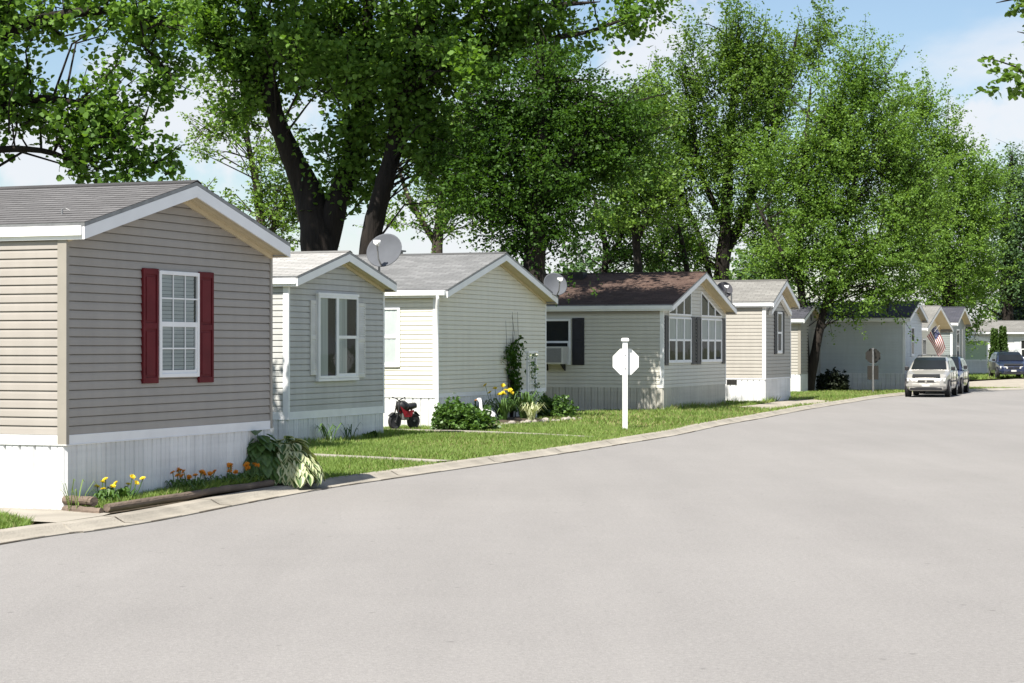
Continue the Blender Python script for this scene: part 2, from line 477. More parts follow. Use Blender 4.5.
def skirt(mb, F, a0, a1, z0, z1, rib=.2, out=.016, wob=0):
    n = max(1, round((a1 - a0) / rib)); s = (a1 - a0) / n
    pts = []
    for i in range(n):
        b = a0 + s * i
        w = wob * math.sin(i * 1.7) * .5
        pts += [(b, -.012), (b + .1 * s, out + w), (b + .46 * s, out + w), (b + .5 * s, out * .45), (b + .54 * s, out + w), (b + .9 * s, out + w)]
    pts.append((a1, 0))
    for (p, o), (q, r) in zip(pts, pts[1:]):
        mb.face([F(p, z0, o), F(q, z0, r), F(q, z1, r), F(p, z1, o)])


def window(par, F, a0, a1, z0, z1, cols=1, rows=1, hung=True, frame=.05, depth=.05, fm='trim_white', back='blind', grid_top=True, grid_bot=True, tall_gap=None, sill=False, gmat=None):
    """frame with sashes, panes, glazing bars and what hangs behind"""
    T = lambda a, o, z: F(a, z, o)
    w = MB()
    w.box(a0, a0 + frame, 0, depth, z0, z1, T=T); w.box(a1 - frame, a1, 0, depth, z0, z1, T=T)
    w.box(a0 + frame, a1 - frame, 0, depth, z0, z0 + frame, T=T); w.box(a0 + frame, a1 - frame, 0, depth, z1 - frame, z1, T=T)
    if sill: w.box(a0 - .03, a1 + .03, 0, depth + .05, z0 - .035, z0 - .001, T=T)
    fo = w.build('window', M[fm], par, bevel=.004)
    b = MB(); b.box(a0 + frame, a1 - frame, .018, .021, z0 + frame, z1 - frame, T=T)
    b.build('dark_interior', M['dark_in'], fo)
    if back:
        b = MB(); gap = tall_gap or .0
        zlo = (z0 + z1) / 2 if back == 'half' else z0 + frame
        bk = 'curtain' if back == 'half' else back
        n = max(2, int((z1 - z0) / .05))
        aa0, aa1 = a0 + frame + .004, a1 - frame - .004 - gap
        if back == 'blind':
            for i in range(n):
                zz = z0 + frame + (z1 - z0 - 2 * frame) * i / n; hh = (z1 - z0 - 2 * frame) / n
                b.face([T(aa0, .023, zz), T(aa1, .023, zz), T(aa1, .029, zz + hh * .92), T(aa0, .029, zz + hh * .92)])
        else:
            n = 16
            for i in range(n):
                p, q = aa0 + (aa1 - aa0) * i / n, aa0 + (aa1 - aa0) * (i + 1) / n
                o1, o2 = .026 + .004 * math.sin(i * 2.1), .026 + .004 * math.sin((i + 1) * 2.1)
                b.face([T(p, o1, zlo), T(q, o2, zlo), T(q, o2, z1 - frame), T(p, o1, z1 - frame)])
        b.build('blind' if bk != 'curtain' else 'curtain', M[bk], fo)
    zm = (z0 + z1) / 2
    s = MB()
    if hung:
        s.box(a0 + frame, a1 - frame, .02, depth - .008, zm - .03, zm + .03, T=T)
        s.box(a0 + frame, a0 + frame + .035, .02, depth - .014, z0 + frame, zm - .03, T=T)
        s.box(a1 - frame - .035, a1 - frame, .02, depth - .014, z0 + frame, zm - .03, T=T)
        s.box(a0 + frame + .035, a1 - frame - .035, .02, depth - .014, z0 + frame, z0 + frame + .04, T=T)
        s.build('sash', M[fm], fo)
    spans = [(zm + .03, z1 - frame, grid_top), (z0 + frame + .04, zm - .03, grid_bot)] if hung else [(z0 + frame, z1 - frame, True)]
    for p0, p1, g in spans:
        pn = MB(); pn.face([T(a0 + frame, .033, p0), T(a1 - frame, .033, p0), T(a1 - frame, .033, p1), T(a0 + frame, .033, p1)])
        pn.build('pane', M['glass'], fo, fix=False)
        if g and (cols > 1 or rows > 1):
            q = MB(); A0, A1 = a0 + frame, a1 - frame
            for c in range(1, cols):
                x = A0 + (A1 - A0) * c / cols; q.box(x - .009, x + .009, .036, .042, p0, p1, T=T)
            for r in range(1, rows):
                z = p0 + (p1 - p0) * r / rows; q.box(A0, A1, .0362, .0405, z - .009, z + .009, T=T)
            q.build('glazing_bars', M[fm], fo)
    return fo


def shutter(par, F, a0, a1, z0, z1, mt, louvre=False, out=.045):
    T = lambda a, o, z: F(a, z, o)
    w = MB(); st = .045; b = .002
    w.box(a0, a1, b, out - .012, z0, z1, T=T)
    w.box(a0, a0 + st, out - .011, out, z0, z1, T=T); w.box(a1 - st, a1, out - .011, out, z0, z1, T=T)
    zm = (z0 + z1) / 2
    for p, q in ((z0, z0 + .07), (zm - .035, zm + .035), (z1 - .07, z1)): w.box(a0 + st, a1 - st, out - .011, out - .001, p, q, T=T)
    if louvre:
        for p0, p1 in ((z0 + .07, zm - .035), (zm + .035, z1 - .07)):
            n = int((p1 - p0) / .045)
            for i in range(n):
                z = p0 + (p1 - p0) * i / n
                w.face([T(a0 + st, out - .001, z), T(a1 - st, out - .001, z), T(a1 - st, out - .011, z + .042), T(a0 + st, out - .011, z + .042)])
    else:
        for p0, p1 in ((z0 + .07, zm - .035), (zm + .035, z1 - .07)):
            w.box(a0 + st + .03, a1 - st - .03, out - .012, out - .004, p0 + .03, p1 - .03, T=T)
    return w.build('shutter', M[mt], par, bevel=.003)


def house(name, label, X, Y, W, L, zf, ze, za, sid, roofm, skirtm='white_skirt', band=.1, bandm='trim_white', oe=.2, oo=.25, course=.1, rot=HOUSE_ROT,
          trimm='tan_trim', fasciam='white', cat='house', rake=.19, soff='soffit', endcourse=None, wob=0, ends=True):
    h = House(); h.X, h.Y, h.W, h.L, h.zf, h.ze, h.za = X, Y, W, L, zf, ze, za
    h.o = thing(name, label, cat, (X, Y, 0), rot)
    zw = ze - rake; s = (za - ze) / (W / 2 + oe); h.s = s
    gz = lambda x: ze + s * (min(x, W - x) + oe) - .085         # wall line under the roof
    zg = za - .10
    FE, FL, FF, FB = wall_end(h), wall_long(h), wall_far(h), wall_back(h)
    lo = lambda z: max(0, min(W / 2, (z + .085 - ze) / s - oe)) if z > gz(0) else 0
    hi = lambda z: W - lo(z)
    w = MB()
    siding(w, FL, zf, zw, lambda z: 0, lambda z: L, course)
    siding(w, FF, zf, zw, lambda z: 0, lambda z: L, course)
    siding(w, FE, zf, zg, lo, hi, endcourse or course); siding(w, FB, zf, zg, lo, hi, course)
    w.build('wall', M[sid], h.o, fix=False)
    # inner shell that closes the volume
    c = MB(); e = .03
    c.prism([(e, e, .02), (W - e, e, .02), (W - e, e, gz(0) - .02), (W / 2, e, zg - .03), (e, e, gz(0) - .02)], (0, L - 2 * e, 0))
    c.build('inner_shell', M[sid], h.o)
    sk = MB(); zb = zf - band
    for F, l in ((FE, W), (FL, L), (FF, L), (FB, W)): skirt(sk, F, 0, l, -.05, zb - .0005, wob=wob)
    sk.build('skirting', M[skirtm], h.o, fix=False)
    t = MB(); q = .024
    if band > 0:
        t.box(-q, W + q, -q, 0, zb, zf - .002); t.box(-q, 0, 0, L, zb, zf - .002); t.box(W, W + q, 0, L, zb, zf - .002)
        t.box(-q - .006, W + q + .006, -q - .006, -q, zb, zb + .012); t.box(-q - .006, -q, -q, L, zb, zb + .012)
        t.build('base_band', M[bandm], h.o, bevel=.003)
    cw = .06; q = .028
    zt = gz(0) - .03
    for x0, x1, xx in ((-q, cw, -1), (W - cw, W + q, 1)):
        t = MB(); zb_ = zf - band + .001
        p = [(-q, -q), (cw * .55, -q), (cw * .55, -.001), (-.001, -.001), (-.001, cw + .03), (-q, cw + .03)]
        if xx > 0: p = [(W - px_, py_) for px_, py_ in p]
        t.prism([(px_, py_, zb_) for px_, py_ in p], (0, 0, zt - zb_))
        t.build('corner_trim', M[trimm], h.o, bevel=.003)
    # roof: stepped shingle courses with their own uv
    rv, rf, ruv = [], [], []
    sl = math.hypot(W / 2 + oe, za - ze); n = max(6, round(sl / .14)); nx, nz = (za - ze) / sl, (W / 2 + oe) / sl
    y0, y1 = -oo - .02, L + oo
    for side in (0, 1):
        for i in range(n):
            for (t0, o0), (t1, o1) in (((i / n, 0.0), (i / n, .006)), ((i / n, .006), ((i + 1) / n, .0))):
                q = []
                for t_, o_ in ((t0, o0), (t1, o1)):
                    x = -oe - .02 + (W / 2 + oe + .02) * t_; z = ze + (za - ze) * t_
                    x -= nx * o_; z += nz * o_
                    q.append((x if side == 0 else W - x, z, t_ * sl))
                i0 = len(rv)
                jit = 0
                rv += [(q[0][0], y0, q[0][1]), (q[0][0], y1, q[0][1]), (q[1][0], y1, q[1][1]), (q[1][0], y0, q[1][1])]
                rf.append((i0, i0 + 1, i0 + 2, i0 + 3) if side else (i0 + 3, i0 + 2, i0 + 1, i0))
                uvq = [(y0, q[0][2]), (y1, q[0][2]), (y1, q[1][2]), (y0, q[1][2])]
                ruv.append(uvq if side else uvq[::-1])
    me = bpy.data.meshes.new('roof'); me.from_pydata(rv, [], rf); me.materials.append(M[roofm])
    ul = me.uv_layers.new(name='roof')
    k = 0
    for u in ruv:
        for p in u: ul.data[k].uv = p; k += 1
    ro = bpy.data.objects.new('roof', me); col.objects.link(ro); ro.parent = h.o
    # deck edge under the shingles, ridge cap
    d = MB(); th = .045
    for sg in (0, 1):
        f = (lambda x: x) if sg == 0 else (lambda x: W - x)
        d.prism([(f(-oe - .02), y0, ze - .002), (f(W / 2), y0, za - .002), (f(W / 2), y0, za - .002 - th), (f(-oe - .02), y0, ze - .002 - th)], (0, y1 - y0, 0))
    d.build('roof_deck_edge', M['steel'] if fasciam == 'white' else M[fasciam], ro)
    rc = MB()
    rc.prism([(W / 2 - .12, y0 - .01, za - .12 * s + .012), (W / 2, y0 - .01, za + .022), (W / 2 + .12, y0 - .01, za - .12 * s + .012), (W / 2, y0 - .01, za + .006)], (0, y1 - y0 + .02, 0))
    rc.build('ridge_cap', M[roofm], ro)
    # fascia, rakes and soffits
    f = MB()
    zt = ze - .05
    f.box(-oe - .022, -oe, -oo, L + oo, ze - rake, zt); f.box(W + oe, W + oe + .022, -oo, L + oo, ze - rake, zt)
    f.box(-oe - .05, -oe - .0225, -oo + .01, L + oo, ze - rake + .045, zt + .012)
    for yy in (-oo - .02, L + oo):
        for sg in (0, 1):
            g = (lambda x: x) if sg == 0 else (lambda x: W - x)
            xa = -oe - .024
            f.prism([(g(xa), yy - .002, ze - .05), (g(W / 2), yy - .002, za - .05), (g(W / 2), yy - .002, za - rake), (g(xa), yy - .002, ze - rake)], (0, .022, 0))
    f.build('fascia', M[fasciam], h.o)
    sf = MB()
    sf.box(-oe, -.0, -oo + .003, L + oo, ze - rake + .006, ze - rake + .016); sf.box(W, W + oe, -oo + .003, L + oo, ze - rake + .006, ze - rake + .016)
    for sg in (0, 1):
        g = (lambda x: x) if sg == 0 else (lambda x: W - x)
        ns = max(2, int(oo / .07)); 
        for i in range(ns):
            ya, yb = -oo + .004 + (oo - .004) * i / ns, -oo + .004 + (oo - .004) * (i + .9) / ns
            sf.prism([(g(0), ya, ze + s * oe - rake + .03), (g(W / 2), ya, za - rake + .03), (g(W / 2), ya, za - rake + .045), (g(0), ya, ze + s * oe - rake + .045)], (0, yb - ya, 0))
        # bed moulding on the wall under the slope
        sf.prism([(g(0), -.04, ze + s * oe - rake - .03), (g(W / 2), -.04, za - rake - .03), (g(W / 2), -.04, za - rake + .028), (g(0), -.04, ze + s * oe - rake + .028)], (0, .039, 0))
    sf.build('soffit', M[soff], h.o)
    return h


H1 = house('mobile_home', 'nearest tan mobile home with maroon shutters and white skirting', -5.0, 22.4, 4.82, 19, .915, 3.29, 3.93, 'tan_siding', 'roof_grey', band=.12, oo=.26, oe=.03)
a0, a1 = ew(H1, 159, .04), ew(H1, 199.5, .05)
FE = wall_end(H1)
window(H1.o, FE, a0, a1, ez(H1, a0, 377.5), ez(H1, a0, 270.5), 3, 2, depth=.055, frame=.045, fm='white', back='blind', tall_gap=.05)
shutter(H1.o, FE, ew(H1, 142.5, .03), a0 - .01, ez(H1, a0, 383), ez(H1, a0, 269), 'maroon')
shutter(H1.o, FE, a1 + .01, ew(H1, 213, .03), ez(H1, a0, 384), ez(H1, a0, 269), 'maroon')
# plumbing vent and a wire loop on the near slope
v = MB(); v.tube([(1.35, 2.0, 3.55), (1.35, 2.0, 3.86)], .04, 10); v.build('roof_vent', M['black'], H1.o)
v = MB(); v.tube([(.45, .35, 3.40), (.45, .35, 3.485)], .012, 6)
v.tube([(.45, .35, 3.485), (.45, .30, 3.49), (.45, .24, 3.46)], .006, 6); v.build('cable_bracket', M['steel'], H1.o)

H2 = house('mobile_home', 'narrow blue grey mobile home with white louvred shutters beside a bay window', -4.18, 37.3, 4.2, 18, .69, 3.22, 3.77, 'grey_siding', 'roof_pale', band=.15, oo=.24, oe=.09, course=.11, trimm='trim_white', wob=.012)
FE = wall_end(H2)
a0, a1 = ew(H2, 319.2, .08), ew(H2, 358.6, .08); zt, zb = ez(H2, a0, 295), ez(H2, a0, 380.5)
by = MB(); by.box(a0 - .03, a1 + .03, -.085, -.004, zb - .02, zb + .03); by.box(a0 - .03, a1 + .03, -.085, -.004, zt, zt + .05)
by.box(a0 - .012, a0 + .002, -.075, -.004, zb + .031, zt - .001); by.box(a1 - .002, a1 + .012, -.075, -.004, zb + .031, zt - .001)
by.build('window_box', M['trim_white'], H2.o, bevel=.004)
FB_ = lambda a, z, o: (a, -.03 - o, z)
am = ew(H2, 338, .08)
window(H2.o, FB_, a0 + .01, am, zb + .035, zt - .002, hung=False, frame=.05, back='curtain', tall_gap=.34)
window(H2.o, FB_, am + .002, a1 - .01, zb + .035, zt - .002, hung=True, frame=.05, back='curtain', tall_gap=.42)
shutter(H2.o, FE, ew(H2, 310.0, .02), a0 - .035, ez(H2, a0, 375), ez(H2, a0, 300.5), 'white_shutter', True)
shutter(H2.o, FE, a1 + .035, ew(H2, 364.8, .03), ez(H2, a0, 379), ez(H2, a0, 301), 'white_shutter', True)

H3 = house('mobile_home', 'cream mobile home with wide gable, downspout at its corner and no front window', -1.725, 46.0, 7.17, 20, .83, 3.22, 4.22, 'cream_siding', 'roof_mid', band=.1, oo=.3, oe=.1, course=.105, trimm='white')
g = MB()
for sg in (0,):
    g.box(-.1 - .13, -.1 - .052, -.28, 20, 3.08, 3.20)
g.build('gutter', M['white'], H3.o, bevel=.01)
g = MB(); g.tube([(-.19, -.10, 3.09), (-.19, -.10, 3.0), (-.085, -.04, 2.84), (-.085, -.04, .12), (-.2, -.12, .05)], .042, 8); g.build('downspout', M['white'], H3.o, smooth=True)
FL = wall_long(H3)
b1, b0 = lw(H3, 383.5), lw(H3, 400.5)
window(H3.o, FL, b0, b1 + .35, lz(H3, b0, 367), lz(H3, b0, 307), hung=True, fm='white', back='white_shade', frame=.06)
v = MB(); v.box(3.3, 3.85, 2.6, 3.2, 4.14, 4.30); v.box(3.24, 3.91, 2.54, 3.26, 4.30, 4.34); v.build('roof_vent', M['steel'], H3.o)

H4 = house('mobile_home', 'brown roofed pale beige mobile home with arched gable windows and black shutters', 4.38, 58.0, 6.84, 18, .71, 3.14, 4.19, 'pale_siding', 'roof_brown', skirtm='beige_skirt', band=0, oo=.33, oe=.12, course=.11, trimm='trim_white', soff='soffit')
FE = wall_end(H4); FL = wall_long(H4)
zt, zmid, zb = 2.78, 2.09, 1.43
rake_in = lambda x: H4.ze + H4.s * (min(x, H4.W - x) + .12) - .42
for pa, pb, left in ((667.6, 690.3, True), (700.2, 720.8, False)):
    A0, A1 = ew(H4, pa), ew(H4, pb)
    for i in range(3):
        c0, c1 = A0 + (A1 - A0) * i / 3, A0 + (A1 - A0) * (i + 1) / 3 - .004
        window(H4.o, FE, c0, c1, zb, zt, hung=True, frame=.045, fm='trim_white', back='half')
        # raked transom light above
        p = [(c0, rake_in(c0)), (c1, rake_in(c1))]
        z0 = zt + .06
        o = MB(); fr = .045
        k0, k1 = max(p[0][1], z0 + .1), max(p[1][1], z0 + .1)
        T = lambda a, z, y: (a, -y, z)
        o.prism([T(c0, z0, .002), T(c1, z0, .002), T(c1, z0 + fr, .002), T(c0, z0 + fr, .002)], (0, -.045, 0))
        o.prism([T(c0, k0 - fr, .002), T(c1, k1 - fr, .002), T(c1, k1, .002), T(c0, k0, .002)], (0, -.045, 0))
        o.prism([T(c0, z0 + fr, .002), T(c0 + fr, z0 + fr, .002), T(c0 + fr, k0 - fr, .002), T(c0, k0 - fr, .002)], (0, -.044, 0))
        o.prism([T(c1 - fr, z0 + fr, .002), T(c1, z0 + fr, .002), T(c1, k1 - fr, .002), T(c1 - fr, k1 - fr, .002)], (0, -.044, 0))
        wo = o.build('transom_window', M['trim_white'], H4.o)
        pn = MB(); pn.face([T(c0 + fr, z0 + fr, .034), T(c1 - fr, z0 + fr, .034), T(c1 - fr, k1 - fr, .034), T(c0 + fr, k0 - fr, .034)]); pn.build('pane', M['glass'], wo, fix=False)
        pn = MB(); pn.face([T(c0 + fr, z0 + fr, .02), T(c1 - fr, z0 + fr, .02), T(c1 - fr, k1 - fr, .02), T(c0 + fr, k0 - fr, .02)]); pn.build('dark_interior', M['dark_in'], wo, fix=False)
for pa, pb in ((663.6, 667.3), (690.7, 694.6), (695.8, 699.8), (721.2, 724.6)):
    shutter(H4.o, FE, max(.09, ew(H4, pa)), min(6.75, ew(H4, pb)), zb - .06, zt + .04, 'black_shutter')
b0, b1 = lw(H4, 571), lw(H4, 540)
window(H4.o, FL, b0, b1, lz(H4, b0, 365), lz(H4, b0, 319), hung=True, frame=.06, fm='white', back=None)
shutter(H4.o, FL, lw(H4, 584.5), lw(H4, 572.5), lz(H4, b0, 365), lz(H4, b0, 318), 'black_shutter')
t = MB(); t.box(-.035, -.018, .1, 18, 2.86, 2.94); t.build('frieze_board', M['tan_trim'], H4.o)
v = MB(); v.box(2.7, 3.1, 3.4, 3.9, 3.98, 4.22); v.build('roof_vent', M['black'], H4.o)

H5 = house('mobile_home', 'narrow beige mobile home with tall white skirting and one slim window by the tree', 8.48, 67.0, 3.6, 16, .86, 3.42, 4.2, 'beige_siding', 'roof_tan', band=.05, oo=.30, oe=.08, course=.12, trimm='white')
FE = wall_end(H5)
a0, a1 = ew(H5, 776.3), ew(H5, 781.2)
window(H5.o, FE, a0, a1, ez(H5, a0, 353.5), ez(H5, a0, 312), hung=True, frame=.06, fm='white', back=None)
shutter(H5.o, FE, ew(H5, 773.8), a0 - .01, ez(H5, a0, 354), ez(H5, a0, 311), 'black_shutter')
shutter(H5.o, FE, a1 + .01, ew(H5, 783.3), ez(H5, a0, 354), ez(H5, a0, 311), 'black_shutter')
v = MB(); T = lambda a, o, z: (-o, a, z)
v.box(lw(H5, 737), lw(H5, 727), .012, .03, lz(H5, .8, 384.5), lz(H5, .8, 380), T=T); v.build('skirting_vent', M['sign_back'], H5.o)
f = MB()   # small pediment frame on the wall under the big gable
for sg in (0, 1):
    gg = (lambda x: x) if sg == 0 else (lambda x: 3.6 - x)
    f.prism([(gg(.35), -.03, 3.12), (gg(1.8), -.03, 3.70), (gg(1.8), -.03, 3.56), (gg(.35), -.03, 2.98)], (0, -.12, 0))
f.build('pediment_frame', M['white'], H5.o)

H5b = house('mobile_home', 'dim tan mobile home set back behind the forked tree trunk', 11.6, 80.5, 3.6, 14, .8, 3.05, 3.7, 'beige_siding', 'roof_dark', band=.0, oo=.2, oe=.2, course=.12)
FL = wall_long(H5b)
window(H5b.o, FL, .55, 1.0, 1.55, 2.15, 2, 1, hung=False, frame=.05, back=None)

H6 = house('mobile_home', 'slate grey mobile home in dappled shade behind the dark hedge bush', 16.5, 84.0, 4.0, 6.2, .8, 3.15, 3.85, 'slate_siding', 'roof_dark', band=.03, oo=.25, oe=.2, course=.12, trimm='trim_white')
FE = wall_end(H6)
window(H6.o, FE, 1.3, 2.1, 1.5, 2.75, hung=True, frame=.06, fm='trim_white', back=None)

H7 = house('mobile_home', 'cream mobile home with a wide tan gable overhang carrying the flag', 19.4, 96.0, 7.0, 16, .7, 2.85, 3.95, 'cream_siding', 'roof_tan', band=.05, oo=.6, oe=.4, course=.12)
FE = wall_end(H7)
window(H7.o, FE, 1.6, 2.6, 1.5, 2.3, 2, 1, hung=False, frame=.06, back=None)
FL = wall_long(H7)
window(H7.o, FL, .3, 1.1, 1.3, 2.4, hung=True, frame=.06, back=None)

H8 = house('mobile_home', 'sage grey mobile home with a charcoal roof, farthest along the row', 24.2, 110.0, 4.6, 14, .7, 3.25, 4.15, 'sage_siding', 'roof_dark', band=.05, oo=.35, oe=.3, course=.12, trimm='trim_white')
FE = wall_end(H8)
window(H8.o, FE, 1.4, 2.4, 1.0, 2.9, hung=True, frame=.08, back=None)
shutter(H8.o, FE, 3.3, 3.75, 1.0, 2.9, 'white_shutter')

H9 = house('mobile_home', 'white mobile home facing the street end beyond the blue van', 28.8, 137.0, 7.0, 24, .5, 2.95, 3.75, 'white_skirt', 'roof_tan', band=.0, oo=.3, oe=.3, course=.14, rot=math.radians(88), trimm='white')
# its visible side is turned towards the camera: move so the long wall faces us
H9.o.location = (54.0, 137.0, 0); H9.o.rotation_euler = (0, 0, math.radians(90))
FL = wall_long(H9)
for a in (18.2, 13.0):
    window(H9.o, FL, a, a + 1.0, 1.1, 2.4, hung=True, frame=.07, fm='trim_white', back=None)
    shutter(H9.o, FL, a - .4, a - .02, 1.1, 2.4, 'slate_siding'); shutter(H9.o, FL, a + 1.02, a + 1.4, 1.1, 2.4, 'slate_siding')

# shed beside the far house: white lower walls, pale green upper panel
s = thing('garden_shed', 'white shed with pale green upper panel beside the thujas', 'shed', (0, 0, 0))
sx0, sx1, sy = (963.5 - 512) / 2000 * 131, (987.5 - 512) / 2000 * 131, 131.0
b = MB(); b.box(sx0, sx1, sy, sy + 3, -.05, 1.06); b.build('lower_wall', M['white_skirt'], s)
b = MB(); b.box(sx0 + .04, sx1 - .04, sy + .03, sy + 2.97, 1.06, 2.28); b.build('upper_panel', M['pale_green'], s)
b = MB(); b.box(sx0 - .02, sx0 + .07, sy - .02, sy + .08, 1.062, 2.28); b.box(sx1 - .07, sx1 + .02, sy - .02, sy + .08, 1.062, 2.28)
b.box(sx0 - .02, sx1 + .02, sy - .022, sy + .05, 1.0, 1.08); b.build('corner_post', M['white'], s)
b = MB(); b.prism([(sx0 - .15, sy - .15, 2.28), (sx1 + .15, sy - .15, 2.28), (sx1 + .15, sy - .15, 2.36), ((sx0 + sx1) / 2, sy - .15, 2.62), (sx0 - .15, sy - .15, 2.36)], (0, 3.3, 0)); b.build('roof', M['white'], s)


# ------------------------------------------------------------------ ground, road, kerb
def sheet(name, pts, z, m, kind='structure', sub=None):
    b = MB(); b.face([(x, y, z) for x, y in pts]); o = b.build(name, m, fix=True)
    if o.data.polygons[0].normal.z < 0: o.data.flip_normals()
    return struct(o, kind)


EDGE = [(-16.5, -14), (-8.2, 9), (-4.95, 19.1), (-4.30, 20.6), (-3.80, 22.0), (-3.20, 24.3), (-2.53, 26.6), (-1.86, 28.4), (.25, 33.8), (1.42, 36.9), (2.09, 38.8), (3.56, 43.0), (5.07, 48.3),
        (6.83, 53.7), (8.87, 60.3), (12.0, 69.5), (14.1, 75.5), (17.2, 82.5), (20.5, 87.0), (26, 90.5), (40, 94), (90, 99)]


def smooth_line(pts, n=5):
    out = []
    for i in range(len(pts) - 1):
        p0, p1, p2, p3 = [Vector(pts[max(0, min(len(pts) - 1, i + k))]) for k in (-1, 0, 1, 2)]
        for j in range(n):
            t = j / n
            out.append(.5 * ((2 * p1) + (-p0 + p2) * t + (2 * p0 - 5 * p1 + 4 * p2 - p3) * t * t + (-p0 + 3 * p1 - 3 * p2 + p3) * t ** 3))
    out.append(Vector(pts[-1])); return out


LINE = smooth_line(EDGE)


def offset(line, d):
    out = []
    for i, p in enumerate(line):
        t = (line[min(i + 1, len(line) - 1)] - line[max(i - 1, 0)]).normalized()
        out.append(p + Vector((-t.y, t.x)) * d)
    return out


sheet('ground', [(-600, -200), (700, -200), (700, 900), (-600, 900)], -.03, M['ground'])
sheet('road', [(p.x, p.y) for p in LINE] + [(90, -14)], .0, M['asphalt'])
# rolled concrete kerb: gutter, lip, back; laid in short pours with joints
kb = MB()
prof = [(0, -.03), (0, .014), (.16, .018), (.23, .045), (.28, .075), (.44, .08), (.46, .05), (.46, -.03)]
rows = [offset(LINE, d) for d, z in prof]
acc = 0
dense = []
for i in range(len(LINE) - 1):
    for j in range(len(prof) - 1):
        a, b_, c, d = rows[j][i], rows[j][i + 1], rows[j + 1][i + 1], rows[j + 1][i]
        kb.face([(a.x, a.y, prof[j][1]), (b_.x, b_.y, prof[j][1]), (c.x, c.y, prof[j + 1][1]), (d.x, d.y, prof[j + 1][1])])
struct(kb.build('kerb', M['concrete'], fix=True))
# dark crack where asphalt meets the gutter, in broken lengths
ck = MB()
l0, l1 = offset(LINE, -.012), offset(LINE, .008)
for i in range(len(LINE) - 1):
    if (i * 7) % 10 < 6 and LINE[i].y > 15 and LINE[i].y < 80:
        w = .4 + .6 * random.random()
        a, b_ = l0[i].lerp(l1[i], 1 - w), l0[i + 1].lerp(l1[i + 1], 1 - w * random.random())
        ck.face([(a.x, a.y, .005), (b_.x, b_.y, .005), (l1[i + 1].x, l1[i + 1].y, .018), (l1[i].x, l1[i].y, .018)])
struct(ck.build('gutter_crack', M['soil'], fix=True))
jt = MB(); run = 0; q0, q1 = offset(LINE, .02), offset(LINE, .44)
for i in range(len(LINE) - 1):
    run += (LINE[i + 1] - LINE[i]).length
    if run > 2.6 and 14 < LINE[i].y < 95:
        run = 0; t_ = (LINE[i + 1] - LINE[i]).normalized() * .009; a, b_ = q0[i], q1[i]; m1, m2 = a.lerp(b_, .35), a.lerp(b_, .62)
        for (p, zp), (q, zq) in (((a, .019), (m1, .023)), ((m1, .023), (m2, .084)), ((m2, .084), (b_, .085))):
            jt.face([(p.x - t_.x, p.y - t_.y, zp), (p.x + t_.x, p.y + t_.y, zp), (q.x + t_.x, q.y + t_.y, zq), (q.x - t_.x, q.y - t_.y, zq)])
struct(jt.build('kerb_joint', M['soil'], fix=True))
BACK = offset(LINE, .455)
seg = [p for p in BACK if 15 < p.y < 88]
lawn_pts = [(p.x, p.y) for p in seg] + [(seg[-1].x - 40, seg[-1].y + 16), (-60, 60), (-60, 20)]
lb = sheet('lawn', lawn_pts, .035, M['lawn'])


def strip(name, pts, w, z, m):
    ln = smooth_line(pts, 6); a = offset(ln, w / 2); b_ = offset(ln, -w / 2)
    mb = MB()
    for i in range(len(ln) - 1):
        mb.face([(a[i].x, a[i].y, z), (b_[i].x, b_[i].y, z), (b_[i + 1].x, b_[i + 1].y, z), (a[i + 1].x, a[i + 1].y, z)])
        for q in (a, b_): mb.face([(q[i].x, q[i].y, z), (q[i + 1].x, q[i + 1].y, z), (q[i + 1].x, q[i + 1].y, -.02), (q[i].x, q[i].y, -.02)])
    return struct(mb.build(name, m, fix=True))


PATHS = [([(-2.9, 44.6), (-1.1, 43.6), (.3, 42.3), (1.2, 41.2), (1.62, 40.5)], .42), ([(-3.6, 34.2), (-2.4, 33.2), (-1.5, 32.45), (-1.08, 32.1)], .40)]
strip('path', *PATHS[0], .075, M['concrete']); strip('path', *PATHS[1], .075, M['concrete'])
PAD = [(-5.85, 22.35), (-5.0, 20.9), (-4.72, 20.75), (-4.42, 21.6), (-4.4, 21.9), (-5.1, 22.5), (-9.5, 24.2), (-9.5, 23.7)]
sheet('concrete_pad', PAD, .08, M['concrete'])
GRAV = [(7.6, 59.0), (11.0, 68.2), (10.6, 70.8), (9.3, 69.2), (8.3, 65.5), (7.0, 62.0)]
sheet('gravel_drive', GRAV, .048, M['gravel'])
sheet('gravel_verge', [(15.0, 79.5), (17.5, 84.5), (21, 88.4), (27, 92), (45, 96.4), (60, 126), (34, 125), (25, 108), (19, 95), (17.3, 87)], .052, M['gravel'])
sheet('far_lawn', [(25.5, 112), (33.5, 124), (48, 136), (48, 142), (20, 142), (20, 122)], .058, M['lawn'])

# ------------------------------------------------------------------ grass
def inside(poly, x, y):
    r = np.zeros(len(x), bool); n = len(poly)
    for i in range(n):
        x0, y0 = poly[i]; x1, y1 = poly[(i + 1) % n]
        c = ((y0 > y) != (y1 > y)) & (x < (x1 - x0) * (y - y0) / (y1 - y0 + 1e-12) + x0)
        r ^= c
    return r


def house_poly(h, g=0.03):
    c = Vector((h.X, h.Y, 0)); q = []
    for a, b in ((-g, -g), (h.W + g, -g), (h.W + g, h.L), (-g, h.L)):
        p = c + U * a + V * b; q.append((p.x, p.y))
    return q


def strip_poly(pts, w):
    ln = smooth_line(pts, 6); a = offset(ln, w / 2); b = offset(ln, -w / 2)
    return [(p.x, p.y) for p in a] + [(p.x, p.y) for p in reversed(b)]


